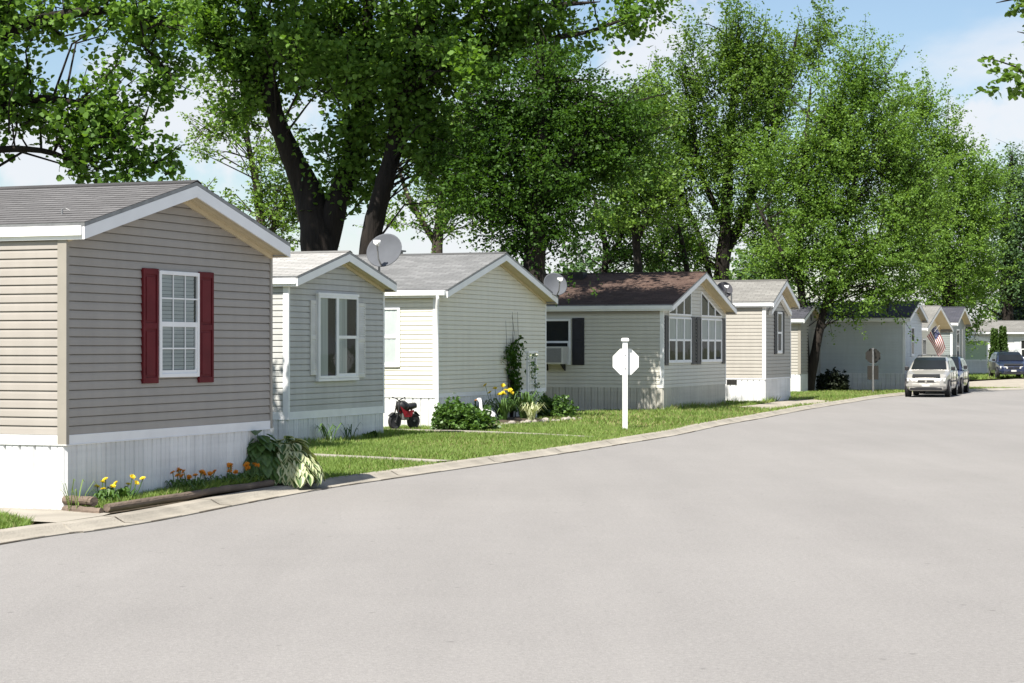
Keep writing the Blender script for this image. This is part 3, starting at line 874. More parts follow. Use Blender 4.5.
def blades(name, poly, n, h, z, avoid, mats, dry=.15, wid=.011, seed=1, tall_near=None, patch=.9):
    r = np.random.default_rng(seed)
    xs = [p[0] for p in poly]; ys = [p[1] for p in poly]
    X = r.uniform(min(xs), max(xs), n * 3); Y = r.uniform(min(ys), max(ys), n * 3)
    ok = inside(poly, X, Y)
    for a in avoid: ok &= ~inside(a, X, Y)
    # keep what the street can see: within the band the picture frames
    X, Y = X[ok][:n], Y[ok][:n]; k = len(X)
    pt = .5 + .25 * np.sin(X * 1.7 + .6 * np.sin(Y * .9)) + .25 * np.sin(Y * 1.1 + X * .7 + 1.3)
    keep = r.random(k) < .35 + patch * pt
    X, Y, pt = X[keep], Y[keep], pt[keep]; k = len(X)
    H = h * r.uniform(.45, 1.15, k) * (.7 + .5 * pt)
    if tall_near is not None:
        for q in tall_near:
            c = Vector((q.X, q.Y)); d = (X - c.x) * U.y - (Y - c.y) * U.x       # distance out from the street end
            al = (X - c.x) * U.x + (Y - c.y) * U.y
            m_ = (d < .35) & (d > -.1) & (al > -.3) & (al < q.W + .4)
            H = np.where(m_, H * 1.9, H)
    A = r.uniform(0, 2 * np.pi, k); W = wid * r.uniform(.7, 1.5, k)
    lx, ly = r.normal(0, .5, k) * H, r.normal(0, .5, k) * H
    v = np.zeros((k, 3, 3))
    v[:, 0] = np.stack([X - np.cos(A) * W, Y - np.sin(A) * W, np.full(k, z)], 1)
    v[:, 1] = np.stack([X + np.cos(A) * W, Y + np.sin(A) * W, np.full(k, z)], 1)
    v[:, 2] = np.stack([X + lx, Y + ly, z + H], 1)
    mi = (r.random(k) < dry * (1.6 - 1.2 * pt)).astype(np.int32)
    o = np_mesh(name, v.reshape(-1, 3), np.arange(k * 3).reshape(-1, 3), mats, midx=mi)
    return struct(o, 'stuff')


GM = [M['grass'], M['dry_grass']]
AV = [house_poly(h) for h in (H1, H2, H3, H4, H5, H6)] + [strip_poly(*p) for p in PATHS] + [PAD, GRAV]
bk = [(p.x, p.y) for p in offset(LINE, .50)]
def band_poly(y0, y1, depth):
    f = [p for p in offset(LINE, .36) if y0 <= p.y <= y1]
    return [(p.x, p.y) for p in f] + [(p.x - depth * .932, p.y + depth * .362) for p in reversed(f)]
blades('lawn_grass', band_poly(26.4, 47, 6.5), 150000, .085, .035, AV, GM, .09, .010, 3, (H2,))
blades('lawn_grass', band_poly(44, 90, 5.0), 120000, .11, .035, AV, GM, .22, .016, 4, (H4, H5))
blades('bed_grass', [(-4.56, 22.2), (-3.10, 26.6), (-3.30, 26.9), (-5.0, 22.45)], 24000, .16, .07, [], GM, .05, .011, 5)
blades('verge_grass', [(-6.6, 22.6), (-5.82, 22.3), (-5.02, 20.95), (-5.0, 20.3), (-5.38, 19.3), (-7, 18.2)], 20000, .10, .03, [], GM, .08, .010, 6)
blades('far_lawn_grass', [(25.5, 112), (33.5, 124), (40, 136), (22, 142), (20, 122)], 16000, .16, .06, [], GM, .1, .03, 8)


# ------------------------------------------------------------------ trees
def leaf_cloud(r, centres, axes, lens, per, size, flat=.5, spread=.33, hexa=False, droop=0.0):
    """leaf faces strewn along short twigs; returns verts, faces"""
    nC = len(centres); n = nC * per
    c = np.repeat(centres, per, 0); a = np.repeat(axes, per, 0); L = np.repeat(lens, per)[:, None]
    t = r.uniform(-.6, 1.0, (n, 1))
    off = r.normal(0, 1, (n, 3)); off /= np.linalg.norm(off, axis=1, keepdims=True)
    off *= r.random((n, 1)) ** .5 * 1.75 * spread * L * (1.12 - .75 * np.clip(t, 0, 1)); off[:, 2] *= flat
    p = c + a * t * L + off
    p[:, 2] -= droop * (t[:, 0] ** 2) * L[:, 0]
    nrm = r.normal(0, .75, (n, 3)); nrm[:, 2] += .9
    nrm /= np.linalg.norm(nrm, axis=1, keepdims=True)
    d = r.normal(0, 1, (n, 3)) + a * .8; d[:, 2] -= .25
    d -= nrm * (d * nrm).sum(1, keepdims=True); d /= np.linalg.norm(d, axis=1, keepdims=True) + 1e-9
    s = np.cross(nrm, d)
    S = size * r.uniform(.6, 1.35, (n, 1))
    if hexa:
        out = np.zeros((n, 6, 3))
        for k, (u, w, q) in enumerate(((-.5, 0, 0), (-.28, -.42, .10), (.12, -.46, .12), (.62, 0, -.06), (.12, .46, .12), (-.28, .42, .10))):
            out[:, k] = p + d * u * S + s * w * S + nrm * q * S
        return out.reshape(-1, 3), np.arange(n * 6).reshape(-1, 6)
    out = np.zeros((n, 4, 3))
    for k, (u, w, q) in enumerate(((-.5, 0, 0), (.05, -.40, .12), (.6, 0, -.05), (.05, .40, .12))):
        out[:, k] = p + d * u * S + s * w * S + nrm * q * S
    return out.reshape(-1, 3), np.arange(n * 4).reshape(-1, 4)


def tree(name, label, D, stems, lobes, nclump, per, leaf, lm, bm='bark', seed=1, hexa=False, clen=.8, flat=.55, group=None, spread=.33, limbs=60, updraft=.25, depth=1.0, droop=.1, gap=-1.1, gapf=1.5, ds0=0.0):
    """stems: polylines of (px, py, radius px); lobes: (px, py, rx, ry[, depth shift m])"""
    r = np.random.default_rng(seed); k = D / F_PX
    base = P(stems[0][0][0], 0, D); base.z = 0
    root = thing(name, label, 'tree', base, 0, group)
    tr = MB(); sp = []
    for st in stems:
        pts = [P(x, y, D) - base for x, y, _ in st]
        for i, p in enumerate(pts):
            p.y += .25 * math.sin(i * 1.9 + st[0][0]) * min(1, i)
        rad = [q[2] * k for q in st]
        if st is stems[0] or st[0][1] > 330: pts[0].z = -.1
        ln = []; rr = []
        for i in range(len(pts) - 1):
            p0, p1, p2, p3 = pts[max(0, i - 1)], pts[i], pts[i + 1], pts[min(len(pts) - 1, i + 2)]
            for j in range(5):
                t = j / 5
                ln.append(.5 * ((2 * p1) + (-p0 + p2) * t + (2 * p0 - 5 * p1 + 4 * p2 - p3) * t * t + (-p0 + 3 * p1 - 3 * p2 + p3) * t ** 3))
                rr.append((rad[i] * (1 - t) + rad[i + 1] * t) * random.uniform(.93, 1.07))
        ln.append(pts[-1]); rr.append(rad[-1])
        rr[-1] *= .25; rr[-2] *= .6
        tr.tube(ln, rr, 12)
        sp += [(p, q) for p, q in zip(ln, rr)]
    tr.build('trunk', M[bm], root, smooth=True, fix=False)
    # clump centres through the lobes, denser towards their outside
    vol = np.array([l[2] * l[3] for l in lobes], float); vol /= vol.sum()
    C = []; A = []
    cen = np.mean([[l[0], l[1]] for l in lobes], 0)
    for l, w in zip(lobes, vol):
        m = max(3, int(nclump * w))
        q = r.normal(0, 1, (m, 3)); q /= np.linalg.norm(q, axis=1, keepdims=True); q *= r.random((m, 1)) ** (1 / 2.4)
        c = P(l[0], l[1], D) - base
        ds = (l[4] if len(l) > 4 else 0) + ds0
        pos = np.array([c.x, c.y + ds, c.z]) + q * np.array([l[2] * k, l[2] * k * depth, l[3] * k])
        ax = q + r.normal(0, .35, (m, 3)); ax[:, 2] += updraft
        mid = np.array([c.x, c.y, c.z]); ax += .35 * (mid - np.array([0, 0, mid[2] * .8])) / (np.linalg.norm(mid) + 1e-6)
        C.append(pos); A.append(ax / np.linalg.norm(ax, axis=1, keepdims=True))
    C = np.concatenate(C); A = np.concatenate(A)
    # open gaps: drop clumps where a slow wave is low
    fq = gapf
    wv = np.sin(C[:, 0] * fq + 1.3 * np.sin(C[:, 2] * fq * .8 + seed)) + np.sin(C[:, 2] * fq * 1.15 + 1.1 * np.sin(C[:, 1] * fq + seed)) + np.sin(C[:, 1] * fq * .9 + C[:, 0] * fq * .5 + seed * 2)
    kp = wv > gap
    C, A = C[kp], A[kp]
    lens = clen * r.uniform(.6, 1.4, len(C))
    v, f = leaf_cloud(r, C, A, lens, per, leaf, flat, spread, hexa, droop)
    np_mesh('crown', v, f, M[lm], root)
    # limbs from the stems out to clumps
    lb_ = MB(); S = np.array([tuple(p) for p, _ in sp]); R = np.array([q for _, q in sp])
    idx = r.permutation(len(C))[:limbs]
    for i in idx:
        c = C[i]
        dd = np.linalg.norm(S - c, axis=1) + np.maximum(0, S[:, 2] - c[2] + .5) * 2.5 + r.random(len(S)) * (1.0 + .035 * D)
        j = int(np.argmin(dd)); s0 = S[j]; ll = np.linalg.norm(c - s0)
        if ll > .075 * D: continue
        r0 = min(R[j] * .55, .009 * ll + .012)
        md = (s0 + c) / 2 + np.array([0, 0, .12 * ll]) + r.normal(0, .07 * ll, 3)
        q1 = (s0 * .7 + md * .3) + r.normal(0, .03 * ll, 3) * .5; q2 = (md + c) / 2 + r.normal(0, .05 * ll, 3)
        lb_.tube([s0, q1, md, q2, c], [r0, r0 * .85, r0 * .65, r0 * .45, r0 * .2], 6, cap=False)
    # short twigs through each clump
    for i in idx:
        for _ in range(2):
            j = int(r.integers(len(C)))
            e = C[j] + A[j] * lens[j] * .9; s0 = C[j] - A[j] * lens[j] * .6
            lb_.tube([s0, (s0 + e) / 2 + r.normal(0, .05, 3), e], [.02, .014, .006], 5, cap=False)
    lb_.build('limbs', M[bm], root, smooth=True, fix=False)
    return root


tree('broadleaf_tree', 'dark broadleaf tree whose branches hang over the near grey roof', 33,
     [[(-70, 480, 22), (-62, 250, 19), (-50, 120, 16), (-40, 20, 12), (-30, -60, 7)], [(-58, 180, 9), (0, 108, 6), (50, 98, 4), (110, 112, 2)], [(-45, 60, 9), (30, 20, 6), (110, 10, 4), (190, 30, 1.5)], [(-60, 210, 6), (-20, 158, 4), (40, 150, 3), (90, 170, 1.5)]],
     [(15, 20, 75, 40), (90, 20, 60, 36), (150, 22, 42, 30), (60, 72, 58, 26), (20, 110, 46, 24), (72, 112, 50, 26), (108, 132, 38, 24), (70, 158, 36, 12), (22, 140, 34, 14), (46, 170, 14, 14), (108, 172, 32, 12), (140, 160, 24, 16), (170, 172, 16, 8), (152, 88, 22, 16), (168, 60, 12, 22), (-30, 60, 60, 80), (10, -40, 70, 34)],
     720, 30, .095, 'leaf_big', seed=11, hexa=True, clen=.55, limbs=70, flat=.8, gap=-.6, gapf=2.3, spread=.33)

tree('broadleaf_tree', 'huge dark broadleaf tree with a thick forking trunk behind the blue grey home', 60,
     [[(322, 415, 24), (320, 300, 19), (318, 240, 17), (308, 195, 14.5), (291, 155, 11.5), (275, 112, 9), (262, 50, 7), (240, -30, 4)],
      [(324, 260, 12), (338, 200, 11), (352, 150, 9), (362, 80, 7), (370, 0, 5), (380, -80, 3)],
      [(276, 112, 5), (240, 70, 4), (205, 40, 2.5)]],
     [(212, 18, 36, 28), (236, 52, 40, 30), (285, 70, 52, 42), (330, 60, 50, 40), (290, 10, 60, 36), (256, 92, 26, 20), (345, 110, 42, 38), (305, 112, 30, 22), (370, 60, 46, 40), (352, 165, 24, 22), (338, 190, 14, 20), (374, 190, 16, 26), (350, 10, 60, 40), (300, -50, 110, 40), (200, -6, 36, 22), (372, 130, 32, 30), (232, 118, 16, 12), (230, -85, 70, 36, -5), (310, -90, 70, 36, -5), (265, -35, 55, 26, -4), (300, 60, 28, 22, -3.5), (350, 95, 26, 24, -3), (322, 150, 14, 16, -1.5), (350, 205, 12, 16, -1)],
     1180, 44, .135, 'leaf_big', seed=12, hexa=True, clen=.9, limbs=130, flat=.8, gap=-.9, gapf=1.7)

tree('broadleaf_tree', 'dark broadleaf tree with one trunk leaning right behind the roof dish', 58.5,
     [[(364, 415, 14), (367, 300, 12), (371, 240, 11), (383, 190, 9.5), (393, 150, 8.5), (402, 95, 8), (418, 40, 7), (432, -40, 5)],
      [(402, 100, 5), (440, 62, 4.5), (480, 46, 4), (540, 40, 3), (590, 30, 2), (640, 12, 1)],
      [(415, 50, 5), (460, 22, 4), (520, 10, 3), (600, 2, 2)]],
     [(420, 70, 44, 36), (440, 18, 60, 32), (405, 110, 30, 26), (450, 110, 38, 34), (485, 58, 42, 34), (520, 22, 54, 28), (565, 22, 48, 22), (610, 14, 40, 18), (652, 4, 24, 7), (445, 150, 26, 30), (480, 12, 60, 26), (634, 28, 14, 10), (500, -45, 120, 40), (455, 190, 16, 28), (424, 160, 16, 16), (548, 52, 26, 16), (370, -100, 60, 30, -5), (345, -60, 50, 30, -4), (470, 95, 22, 20, -3), (445, 60, 24, 20, -3)],
     1000, 42, .135, 'leaf_big', seed=13, hexa=True, clen=.9, limbs=130, flat=.8, gap=-.8, gapf=1.7)

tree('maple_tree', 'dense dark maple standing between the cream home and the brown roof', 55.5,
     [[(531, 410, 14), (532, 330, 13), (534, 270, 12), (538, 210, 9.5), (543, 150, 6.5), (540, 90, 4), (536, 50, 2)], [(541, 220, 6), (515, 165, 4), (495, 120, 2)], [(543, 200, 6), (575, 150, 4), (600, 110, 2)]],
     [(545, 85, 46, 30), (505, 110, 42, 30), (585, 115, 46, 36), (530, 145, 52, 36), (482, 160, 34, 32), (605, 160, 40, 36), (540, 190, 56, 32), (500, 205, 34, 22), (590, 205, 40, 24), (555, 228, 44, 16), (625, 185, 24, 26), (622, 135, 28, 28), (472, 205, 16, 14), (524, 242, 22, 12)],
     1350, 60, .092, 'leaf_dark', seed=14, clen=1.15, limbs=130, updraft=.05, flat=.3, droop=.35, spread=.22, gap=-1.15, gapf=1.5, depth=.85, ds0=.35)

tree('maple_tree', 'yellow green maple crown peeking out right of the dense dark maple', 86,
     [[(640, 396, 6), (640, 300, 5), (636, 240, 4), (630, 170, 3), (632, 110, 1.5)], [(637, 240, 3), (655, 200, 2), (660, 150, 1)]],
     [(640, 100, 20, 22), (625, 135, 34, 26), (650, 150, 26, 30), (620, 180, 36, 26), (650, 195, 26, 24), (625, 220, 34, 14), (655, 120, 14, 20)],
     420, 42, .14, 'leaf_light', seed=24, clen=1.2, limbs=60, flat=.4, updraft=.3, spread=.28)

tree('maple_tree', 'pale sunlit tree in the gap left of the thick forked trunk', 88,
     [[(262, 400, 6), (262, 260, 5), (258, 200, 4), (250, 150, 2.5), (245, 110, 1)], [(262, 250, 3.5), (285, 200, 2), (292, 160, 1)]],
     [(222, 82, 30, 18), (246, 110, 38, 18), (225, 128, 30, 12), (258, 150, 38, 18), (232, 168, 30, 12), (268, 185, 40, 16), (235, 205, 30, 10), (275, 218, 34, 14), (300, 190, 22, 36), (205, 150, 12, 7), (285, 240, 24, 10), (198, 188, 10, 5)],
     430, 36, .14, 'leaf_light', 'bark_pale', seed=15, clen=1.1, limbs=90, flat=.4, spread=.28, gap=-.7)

tree('maple_tree', 'pale sunlit tree seen between the leaning trunk and the dark maple', 96,
     [[(437, 400, 7), (437, 260, 6), (440, 215, 4.5), (446, 160, 3), (450, 110, 1.5)], [(437, 245, 4), (410, 200, 2.5), (396, 160, 1.2)], [(438, 235, 3), (462, 190, 2), (470, 150, 1)]],
     [(410, 150, 32, 26), (450, 130, 40, 32), (400, 195, 30, 16), (440, 190, 32, 18), (468, 200, 22, 20), (415, 220, 26, 8), (460, 230, 22, 6), (392, 222, 14, 10), (480, 160, 28, 28), (500, 222, 12, 6)],
     400, 34, .15, 'leaf_light', 'bark_pale', seed=16, clen=1.1, limbs=90, flat=.35, spread=.28, gap=-.7)

tree('maple_tree', 'tall feathery maple with dark trunk behind the brown roofed home', 93,
     [[(722, 395, 8), (722, 300, 7.5), (722, 262, 7), (726, 215, 5.5), (730, 150, 4.5), (735, 80, 3), (738, 20, 1.2)], [(722, 262, 5), (745, 215, 4), (765, 160, 3), (785, 90, 2), (800, 20, 1)], [(724, 225, 4), (700, 170, 3), (690, 110, 2), (680, 60, 1)], [(712, 285, 3), (700, 240, 2.6), (686, 205, 2), (668, 170, 1)], [(723, 285, 4.5), (731, 240, 3.5), (748, 200, 2.4), (756, 170, 1.4)]],
     [(733, 48, 22, 30), (705, 82, 30, 30), (740, 105, 46, 40), (788, 52, 20, 30), (812, 45, 18, 34), (775, 95, 42, 40), (677, 120, 28, 26), (712, 150, 46, 30), (765, 160, 44, 36), (682, 178, 36, 22), (735, 205, 38, 20), (662, 205, 28, 20), (692, 235, 34, 16), (652, 248, 28, 12), (700, 260, 24, 8), (645, 165, 14, 24), (660, 92, 8, 18), (770, 220, 30, 30), (690, 40, 7, 16), (798, 18, 8, 20), (826, 24, 7, 20), (758, 60, 18, 24)],
     1300, 72, .122, 'leaf_mid', seed=17, clen=1.7, limbs=190, flat=.6, updraft=1.0, spread=.15, gap=-.85, gapf=1.2)

tree('maple_tree', 'thin dark tree behind the left end of the brown roof', 90,
     [[(602, 395, 4), (603, 290, 3.5), (606, 250, 3), (598, 215, 2), (590, 180, 1)], [(604, 268, 2.6), (622, 235, 2), (640, 200, 1)], [(690, 395, 3.6), (690, 300, 3.2), (684, 250, 2.4), (676, 220, 1.4)]],
     [(600, 225, 30, 18), (630, 225, 32, 20), (615, 252, 36, 8), (655, 235, 28, 20), (580, 250, 20, 10), (640, 258, 28, 6), (672, 258, 22, 7)],
     280, 40, .13, 'leaf_dark', seed=18, clen=1.0, limbs=90, flat=.5, gap=-.8)

tree('maple_tree', 'sunlit maple with a forked trunk spreading over the slate grey home', 82,
     [[(806, 396, 7), (804, 360, 5.2), (803, 320, 4.2), (801, 270, 3.4), (800, 200, 2.6), (806, 130, 1.8), (812, 80, 1)], [(808, 394, 6), (815, 350, 4.6), (825, 310, 3.8), (838, 260, 3), (852, 190, 2.2), (862, 120, 1.4), (868, 70, .8)], [(826, 305, 3), (860, 265, 2.2), (895, 230, 1.2)], [(802, 290, 3), (775, 240, 2), (755, 200, 1)]],
     [(862, 85, 20, 26), (838, 108, 28, 30), (885, 120, 28, 26), (802, 135, 30, 28), (850, 155, 46, 34), (903, 165, 28, 26), (782, 175, 34, 28), (820, 200, 46, 30), (880, 205, 46, 30), (768, 225, 28, 26), (805, 250, 46, 24), (860, 255, 50, 24), (903, 240, 32, 30), (775, 268, 30, 12), (830, 283, 40, 12), (880, 288, 40, 12), (912, 288, 20, 14), (804, 298, 16, 7), (850, 306, 36, 6), (925, 200, 12, 16), (914, 108, 12, 14), (752, 242, 10, 8), (845, 62, 7, 16), (882, 78, 8, 14)],
     1800, 76, .098, 'leaf_fresh', 'bark', seed=19, clen=1.6, limbs=190, flat=.45, updraft=.55, spread=.15, gap=-.7, gapf=1.3, depth=.75)

tree('maple_tree', 'broad maple rising beyond the flag, left of the drooping tree', 127,
     [[(950, 395, 8), (949, 320, 7), (948, 280, 6), (945, 220, 4), (940, 160, 2)], [(948, 285, 4), (970, 235, 3), (985, 180, 1.5)], [(947, 290, 4), (922, 245, 3), (912, 200, 1.5)]],
     [(925, 105, 16, 20), (905, 125, 20, 22), (945, 145, 26, 24), (920, 170, 32, 28), (963, 185, 28, 26), (935, 210, 42, 28), (980, 222, 28, 28), (910, 235, 26, 24), (950, 255, 46, 24), (988, 258, 26, 24), (925, 280, 26, 14), (963, 286, 34, 14), (982, 180, 16, 18), (945, 300, 30, 8), (898, 98, 7, 12), (960, 319, 13, 5), (970, 328, 9, 5), (978, 320, 9, 4), (956, 331, 4, 5), (966, 340, 4, 4)],
     1000, 66, .15, 'leaf_fresh', seed=20, clen=2.0, limbs=110, flat=.5, updraft=.6, spread=.16, gap=-1.0, gapf=1.1)

tree('maple_tree', 'cool green drooping tree at the right end of the row', 152,
     [[(1008, 375, 7), (1007, 320, 6), (1006, 270, 5), (1008, 210, 3.5), (1012, 150, 1.5)], [(1006, 290, 4), (975, 270, 3), (960, 290, 1.5)]],
     [(1010, 152, 18, 16), (1000, 185, 28, 24), (1030, 190, 26, 30), (1005, 225, 32, 28), (985, 258, 28, 26), (1020, 255, 30, 28), (990, 290, 30, 16), (970, 304, 22, 8), (1040, 230, 30, 50), (1010, 285, 20, 10), (955, 312, 14, 6), (940, 300, 20, 10)],
     800, 42, .19, 'leaf_far', seed=21, clen=1.7, limbs=90, flat=.6, droop=.6, updraft=-.1, spread=.24)

tree('maple_tree', 'grey green distant tree above the roof of the far white home', 165,
     [[(1030, 375, 5), (1030, 300, 4), (1028, 250, 2)]],
     [(1015, 310, 22, 12), (1035, 290, 26, 24), (1000, 312, 16, 9), (1022, 275, 14, 14)],
     160, 40, .22, 'leaf_light', seed=22, clen=1.5, limbs=30)

tree('street_tree', 'leafy branch tips reaching in from a tree across the street', 30,
     [[(1330, 470, 20), (1325, 300, 17), (1300, 150, 14), (1270, 20, 10), (1250, -80, 6)], [(1310, 180, 7), (1200, 90, 5), (1110, 50, 3), (1020, 30, 1.2)], [(1290, 100, 7), (1180, 20, 5), (1080, -10, 3), (1000, 0, 1.2)]],
     [(1008, 10, 34, 14), (1004, 34, 24, 12), (1020, 46, 22, 16), (984, 18, 16, 7), (1016, 66, 9, 14), (1012, 20, 26, 12), (1014, 40, 20, 12), (1040, 20, 30, 26), (1022, 88, 4, 4), (1008, 6, 34, 12), (1004, 30, 24, 12), (1016, 44, 22, 16), (1008, 24, 26, 16), (1010, 6, 34, 12), (1000, 24, 26, 12), (1014, 60, 12, 18), (1040, 30, 20, 40), (1070, 10, 50, 50), (1130, 30, 70, 60), (1230, 20, 80, 70), (1320, 40, 60, 70)],
     1300, 40, .09, 'leaf_mid', seed=23, clen=.5, limbs=120, hexa=True, gap=-2)

# lower, dimmer row of trees a block behind, closing the skyline between the trunks
for i, (px, D_, w, top) in enumerate(((170, 120, 40, 300), (505, 130, 44, 262), (580, 125, 40, 250), (655, 135, 46, 255), (760, 130, 44, 240), (1085, 150, 50, 230), (350, 140, 40, 300))):
    tree('background_tree', ['low green tree far behind the near grey roof', 'small green tree glimpsed right of the cream gable peak', 'far green tree behind the dark maple', 'far green tree behind the brown ridge', 'far green tree behind the beige home', 'far tree at the right edge behind the white home', 'low tree far behind the blue grey home'][i],
         D_, [[(px, 380, 4), (px + 2, 330, 3), (px, top + 30, 1.5)]],
         [(px, top + 22, w * .5, 20), (px - w * .5, top + 40, w * .5, 18), (px + w * .5, top + 38, w * .5, 20), (px, top + 56, w * .8, 18)],
         130, 34, .30, 'leaf_far', seed=60 + i, clen=1.5, limbs=24, group='trees a block behind the homes')


def column_tree(name, label, px, D, wpx, hpx, lm, seed, group=None, n=420, leaf=.09, cat='tree', cone=.7):
    k = D / F_PX; r = np.random.default_rng(seed); b = P(px, 0, D); b.z = 0
    root = thing(name, label, cat, b, 0, group); h = hpx * k; R = wpx * k / 2
    z = r.random(n) ** .9 * h; rr = R * np.where(z < .25 * h, .75 + z / h, 1) * (1 - np.clip(z / h - .25, 0, 1) / .78 * cone) ** 1.0
    t = r.uniform(0, 2 * np.pi, n); q = np.sqrt(r.uniform(.35, 1, n))
    C = np.stack([np.cos(t) * rr * q, np.sin(t) * rr * q, z], 1)
    A = np.stack([np.cos(t) * .35, np.sin(t) * .35, np.ones(n)], 1); A /= np.linalg.norm(A, axis=1, keepdims=True)
    v, f = leaf_cloud(r, C, A, np.full(n, R * .7), 26, leaf, 1, .22)
    np_mesh('crown', v, f, M[lm], root)
    tb = MB(); tb.tube([(0, 0, -.1), (0, 0, h * .5), (0, 0, h * .9)], [R * .18, R * .1, .01], 8); tb.build('trunk', M['bark'], root)
    return root


column_tree('thuja', 'slightly shorter thuja column, next to the white shed', 994.5, 125, 11, 46, 'leaf_thuja', 31, 'pair of thujas')
column_tree('thuja', 'taller thuja column, in front of the white house wall', 1003, 125.6, 11, 48, 'leaf_thuja', 32, 'pair of thujas')
column_tree('spruce_tree', 'blue grey spruce behind the far white home', 1014, 158, 34, 100, 'leaf_conifer', 33, None, 500, .3, cone=.95)


# ------------------------------------------------------------------ shrubs and flowers
def shrub(name, label, px, D, wpx, hpx, lm, seed, n=120, per=26, leaf=.075, group=None, cat='shrub', dx=0, z=.05):
    k = D / F_PX; r = np.random.default_rng(seed); b = P(px, 0, D); b.z = z; b.x += dx
    root = thing(name, label, cat, b, 0, group); R, h = wpx * k / 2, hpx * k
    q = r.normal(0, 1, (n, 3)); q /= np.linalg.norm(q, axis=1, keepdims=True); q *= r.uniform(.55, .92, (n, 1)); q[:, 2] = np.abs(q[:, 2])
    wob = 1 + .22 * np.sin(q[:, :1] * 5 + seed) * np.cos(q[:, 1:2] * 4)
    C = q * wob * np.array([R, R * .8, h * .88])
    A = q / np.linalg.norm(q, axis=1, keepdims=True) + r.normal(0, .3, (n, 3)); A[:, 2] += .35; A /= np.linalg.norm(A, axis=1, keepdims=True)
    v, f = leaf_cloud(r, C, A, np.full(n, R * .28), per, leaf, .8, .45)
    np_mesh('foliage', v, f, M[lm], root)
    s = MB()
    for i in range(14):
        c = C[r.integers(n)]; s.tube([(c[0] * .1, c[1] * .1, -.05), (c[0] * .5, c[1] * .5, c[2] * .6), tuple(c)], [.014, .01, .004], 5, cap=False)
    s.build('stems', M['bark'], root)
    return root


shrub('shrub', 'broad rounded green shrub at the downspout corner', 461, 44.4, 62, 33, 'leaf_shrub', 41, 150, 26, .085)
shrub('shrub', 'round bright green shrub right of the white trellis', 556, 51.6, 38, 26, 'leaf_shrub', 42, 110, 24, .075)
shrub('shrub', 'small shaded shrub between trellis and round shrub', 540, 52.0, 16, 24, 'leaf_dark', 43, 60, 20, .07)
shrub('hedge_bush', 'low dark hedge bush at the foot of the forked tree', 831, 83.4, 40, 23, 'leaf_black', 44, 150, 24, .10)
shrub('shrub', 'low dark green weeds along the blue grey home skirting', 371, 40.2, 16, 8, 'leaf_dark', 45, 30, 16, .06)


def strap_plant(name, label, px, D, n, ln, w, lm, seed, flower=None, nf=0, z=.1, cat='plant', fl_size=.05, stem_h=.6):
    r = random.Random(seed); b = P(px, 0, D); b.z = z
    root = thing(name, label, cat, b)
    m = MB()
    for i in range(n):
        a = r.uniform(0, 2 * math.pi); L = ln * r.uniform(.6, 1.1); le = r.uniform(.25, .9); ww = w * r.uniform(.7, 1.2)
        dx, dy = math.cos(a), math.sin(a); sx, sy = -dy * ww, dx * ww
        pts = [(0, 0, .5), (le * .35 * L, .55 * L, 1), (le * .75 * L, .85 * L, .8), (le * 1.1 * L, (.95 - .5 * le) * L, .05)]
        ox, oy = r.uniform(-.08, .08), r.uniform(-.08, .08)
        for (d0, z0, w0), (d1, z1, w1) in zip(pts, pts[1:]):
            m.face([(ox + dx * d0 - sx * w0, oy + dy * d0 - sy * w0, z0), (ox + dx * d0 + sx * w0, oy + dy * d0 + sy * w0, z0), (ox + dx * d1 + sx * w1, oy + dy * d1 + sy * w1, z1), (ox + dx * d1 - sx * w1, oy + dy * d1 - sy * w1, z1)])
    m.build('leaves', M[lm], root, fix=False)
    if flower:
        st = MB()
        for i in range(nf):
            x, y, h = r.gauss(0, .14), r.gauss(0, .14), stem_h * r.uniform(.75, 1.15)
            st.tube([(x * .3, y * .3, 0), (x * .8, y * .8, h * .6), (x, y, h)], .006, 5)
            fm = MB()
            tl = Vector((r.gauss(0, .5), -.5 + r.gauss(0, .4), 1)).normalized(); t1 = tl.orthogonal().normalized(); t2 = tl.cross(t1); c = Vector((x, y, h))
            for k in range(24):
                a = 2.4 * k; up = .15 + 1.1 * k / 24; s = fl_size * (1 - .45 * k / 24)
                d = (t1 * math.cos(a) + t2 * math.sin(a) + tl * up).normalized(); q = (-t1 * math.sin(a) + t2 * math.cos(a)) * s * .34
                fm.face([c, c + d * s * .6 + q, c + d * s + tl * s * .1, c + d * s * .6 - q])
            fm.build('flower', M[flower], root, fix=False)
        st.build('stems', M['leaf_shrub'], root)
    return root


strap_plant('daylily', 'clump of yellow daylilies in the bed before the cream home', 503, 48.2, 90, .62, .016, 'leaf_shrub', 51, 'yellow', 12, .12, fl_size=.075, stem_h=.8)
strap_plant('yucca', 'spiky strap leaved plant left of the white trellis', 524, 49.3, 120, .75, .018, 'hosta_g', 52, None, 0, .12)
strap_plant('ornamental_grass', 'pale arching grass clump at the front of the stone edged bed', 531, 48.4, 60, .5, .012, 'hosta_c', 53, None, 0, .12)
strap_plant('iris_clump', 'dark upright iris leaves against the cream home skirting', 447, 46.9, 60, .6, .016, 'leaf_dark', 54, None, 0, .05)
strap_plant('iris_clump', 'second clump of iris leaves, beside the white goose ornament', 478, 48.2, 60, .6, .016, 'leaf_dark', 55, None, 0, .08)
strap_plant('weed', 'tall wispy weed beside the front corner of the tan home', 77, 22.2, 14, .45, .006, 'grass', 56, None, 0, .05)
strap_plant('weed', 'lone weed in front of the blue grey home skirting', 329, 38.2, 26, .45, .014, 'hosta_g', 57, None, 0, .05)
strap_plant('weed', 'thin weed against the blue grey skirting, right of the lone weed', 350, 39.4, 16, .4, .010, 'leaf_dark', 58, None, 0, .05)
